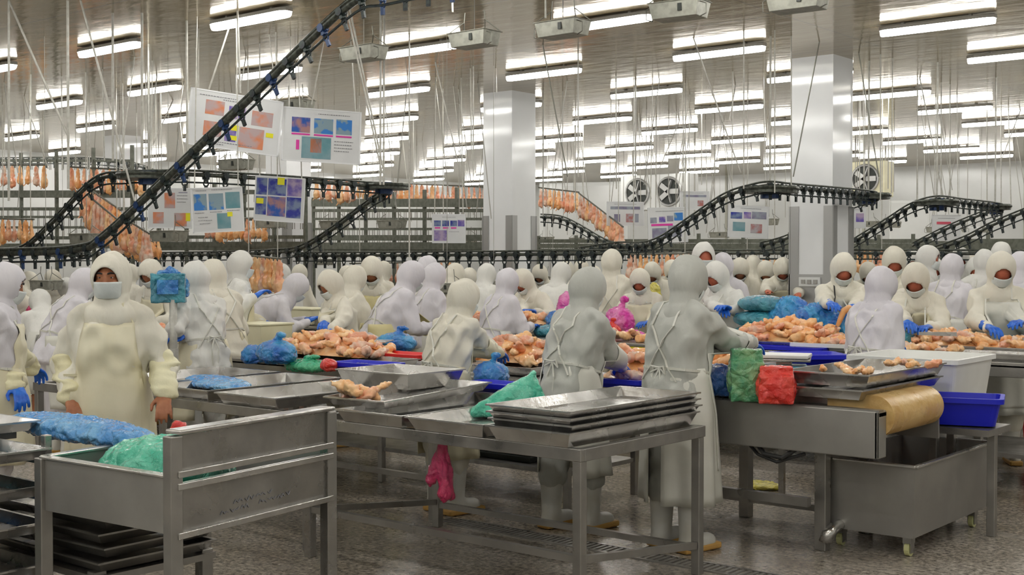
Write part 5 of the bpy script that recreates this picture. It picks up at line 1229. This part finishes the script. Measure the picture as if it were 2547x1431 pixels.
# ------------------------------------------------------------------ far processing racks with hanging chicken
def rack(label, x0, x1, Y0, Y1, ys, yh, wide=.03, ups=5):
    a0, a1 = D(x0, 600, Y0), D(x1, 600, Y1); o_ = Vector((a0.x, a0.y, 0)); t = thing('shackle_rack', label, 'rack', tuple(o_))
    d0 = Vector((a1.x-a0.x, a1.y-a0.y, 0))
    for y, r in ys:
        z0 = D(x0, y, Y0).z; z1 = D(x1, y, Y1).z; ob('rail', MB().bar(Vector((0, 0, z0)), d0+Vector((0, 0, z1)), r, r*1.4), 'galv_dark', t)
    zt_ = D(x0, ys[0][0], Y0).z; 
    for k in range(ups):
        p = d0*(k/(ups-1)); ob('upright', MB().bar(Vector((p.x, p.y, 0)), Vector((p.x, p.y, zt_+.1)), .05), 'galv_dark', t)
    sh = MB()
    for y in yh:
        n = int(d0.length/.16)
        for k in range(n):
            p = d0*((k+.5)/n); z = D(x0, y, Y0).z+(D(x1, y, Y1).z-D(x0, y, Y0).z)*(k+.5)/n
            sh.bar(p+Vector((-.02, 0, z)), p+Vector((-.025, 0, z-.16)), .008); sh.bar(p+Vector((.02, 0, z)), p+Vector((.025, 0, z-.16)), .008)
    tag(ob('shackle', sh, 'wire', t), kind='stuff')
rack('shackle rack with dark beams at the far left', -30, 330, 23, 21, [(400, .03), (483, .09), (520, .04), (540, .03), (566, .03), (592, .04), (612, .06)], [(400), 520, 540, 566])
rack('shackle rack behind the lower instruction boards', 330, 760, 21.5, 19.5, [(478, .05), (520, .03), (545, .04), (590, .04), (608, .06), (618, .05)], [478, 545, 590], ups=7)
rack('shackle rack with long gutter left of the middle column', 780, 1222, 24, 20, [(505, .10), (524, .04), (545, .03), (570, .03), (592, .07), (612, .09), (622, .05)], [524, 570, 592], ups=7)
rack('low machine frame right of the wall-socket column', 2105, 2560, 22, 19, [(600, .05), (612, .06), (625, .08), (640, .06)], [600, 612, 625], ups=6)
rack('low machine frame between the two columns', 1340, 1965, 24, 21, [(600, .05), (612, .06), (626, .08)], [600, 612, 626], ups=7)
HC = MB(); HC.ell((0, 0, -.24), (.055, .045, .085)); HC.cap((-.02, 0, -.18), (-.012, 0, .0), .024, .012); HC.cap((.02, 0, -.18), (.012, 0, .0), .024, .012); HC.cap((.03, 0, -.28), (.06, 0, -.33), .02, .012)
hm0 = blob(HC, .014, 2, lambda c, n: fold(c, n, .015, (3, 3, 3)), 'hung')
HM_ = []
for mt in ('chicken', 'chicken_pink', 'chicken_orange', 'chicken_pale'):
    q = hm0.copy(); q.materials.append(M[mt]); HM_.append(q)
def hung(x0, y0, x1, y1, Y0, Y1, n, group, label, sc=1.0):
    for k in range(n):
        t_ = (k+.5)/n; o = bpy.data.objects.new('hanging_chicken', random.choice(HM_)); COL.objects.link(o)
        o.location = D(x0+(x1-x0)*t_, y0+(y1-y0)*t_, Y0+(Y1-Y0)*t_)+Vector((0, 0, .1)); o.rotation_euler.z = random.uniform(0, 6); o.scale = (sc*random.uniform(.85, 1.2),)*3
        tag(o, label, 'chicken', group)
    a, b = D(x0, y0, Y0)+Vector((0, 0, .1)), D(x1, y1, Y1)+Vector((0, 0, .1))
    t = thing('overhead_rail', 'thin overhead rail of the '+group, 'rail', tuple(a))
    ob('rail', MB().tube([Vector((0, 0, 0)), b-a], .014, 6), 'wire', t); 
    for f_ in (.1, .9): p = (b-a)*f_; ob('hanger_rod', MB().tube([p, Vector((p.x, p.y, CZ-a.z))], .007, 6), 'rod', t)
hung(0, 425, 120, 425, 22.5, 22, 6, 'chickens hung at the far left top', 'chicken hanging from the top rail at the far left', 1.2)
hung(170, 430, 360, 440, 21.5, 21, 12, 'chickens hung behind the left wheel', 'chicken hanging behind the left turning wheel', 1.2)
hung(205, 475, 300, 540, 19, 18.4, 10, 'orange chickens between the inclines', 'orange chicken hanging between the two left chain inclines', 1.5)
hung(215, 500, 300, 570, 18.6, 18, 9, 'orange chickens between the inclines, lower row', 'orange chicken hanging in the lower row between the inclines', 1.5)
hung(0, 560, 85, 562, 20, 19.6, 6, 'chickens low at the left edge', 'reddish chicken hanging low by the left edge', 1.1)
hung(300, 555, 372, 600, 17.6, 17.2, 8, 'bright chickens above the wrapped display', 'bright chicken hanging above the wrapped scale display', 1.3)
hung(300, 590, 400, 600, 19, 18.6, 8, 'second row above the wrapped display', 'chicken in the rear row above the wrapped scale display', 1.2)
hung(510, 558, 665, 560, 20, 19, 11, 'chickens below the small bluish board', 'chicken hanging below the small bluish board', 1.1)
hung(610, 655, 700, 665, 15.5, 15, 9, 'chickens behind the raised dark glove', 'chicken hanging left of the raised dark blue glove', 1.2)
hung(780, 462, 900, 462, 21, 20.5, 8, 'chickens above the long gutter, near part', 'chicken hanging above the near part of the long gutter', 1.1)
hung(900, 464, 1212, 480, 25, 22, 24, 'chickens above the long gutter, far part', 'small chicken hanging above the far part of the long gutter', 1.1)
hung(1340, 480, 1440, 492, 24, 23, 9, 'chickens right of the middle column', 'small chicken hanging right of the middle column', 1.1)
hung(1440, 495, 1550, 580, 22, 20.5, 13, 'chickens descending with the chain', 'small chicken hanging along the descending far chain', 1.1)
hung(1345, 540, 1420, 560, 24, 24, 0, 'x', 'x') if False else None
hung(870, 672, 1130, 668, 19, 18, 12, 'pink chickens behind the yellow apron', 'chicken hanging behind the hoods near the yellow apron', 1.0)
hung(1560, 650, 1720, 648, 18, 17.5, 12, 'pink chickens beside the tall grey hood', 'chicken hanging behind the hoods left of the tallest worker', 1.0)
hung(1850, 660, 1935, 662, 18.5, 18, 6, 'orange chickens left of the bowed head', 'orange chicken hanging left of the worker with bowed head', 1.1)
hung(2130, 640, 2200, 640, 19, 18.5, 5, 'pale chickens right of the column', 'pale chicken hanging right of the wall-socket column', 1.0)
# fans on the far wall
def fan(x, y, Y, nf, label, s=1.0):
    t = thing('wall_fan', label, 'fan', tuple(D(x, y, Y)), 0); Wd = .95*s*nf
    ob('fan_housing', MB().box((0, .3, 0), (Wd, .5, .85*s)), 'white_plastic' if nf > 1 else 'foam', t, bevel=.02)
    for k in range(nf):
        cx = (k-(nf-1)/2)*.9*s; rg = MB().tube([(cx+.33*s*math.cos(2*PI*i/20), .03, .33*s*math.sin(2*PI*i/20)) for i in range(21)], .03, 6, False)
        fr = ob('fan_ring', rg, 'guard', t); ob('fan_disc', MB().tube([(cx, .04, 0), (cx, .045, 0)], .32*s, 20), 'dark', fr)
        bl = MB()
        for q in range(5):
            a = q*2*PI/5; bl.bar((cx, .02, 0), (cx+.28*s*math.cos(a), .02, .28*s*math.sin(a)), .02, .12*s)
        ob('fan_blades', bl, 'guard', fr)
    for k in (-.4, .4): ob('hanger_rod', MB().tube([(k*Wd, .3, .4*s), (k*Wd, .3, CZ-t.location.z)], .015, 6), 'rod', t)
fan(1622, 478, 30, 2, 'white cooling unit with two round fans near the far wall', 1.0)
fan(2150, 445, 27, 1, 'single round fan in a cream housing right of the wall-socket column', .9)
for (x0, y0, x1, y1, Y, lb) in ((1340, 455, 1568, 620, 33, 'pale bluish wall cabinet behind the column and descending chain'), (2215, 500, 2310, 610, 29, 'grey control cabinet on the far right wall'), (2385, 565, 2440, 640, 24, 'white control box with wooden edge under the right chains')):
    c = D((x0+x1)/2, (y0+y1)/2, Y); wd = (x1-x0)/F*Y; ht = (y1-y0)/F*Y
    t = thing('wall_cabinet', lb, 'cabinet', (c.x, c.y, 0), YAW*.5); ob('cabinet_body', MB().box((0, 0, c.z), (wd, .3, ht)), 'white_plastic', t, bevel=.01); ob('cabinet_door', MB().box((0, -.16, c.z), (wd*.9, .02, ht*.9)), 'wall', t)
    for k in (-.4, .4): ob('leg', MB().box((k*wd, 0, (c.z-ht/2)/2), (.05, .05, c.z-ht/2)), 'guard', t)
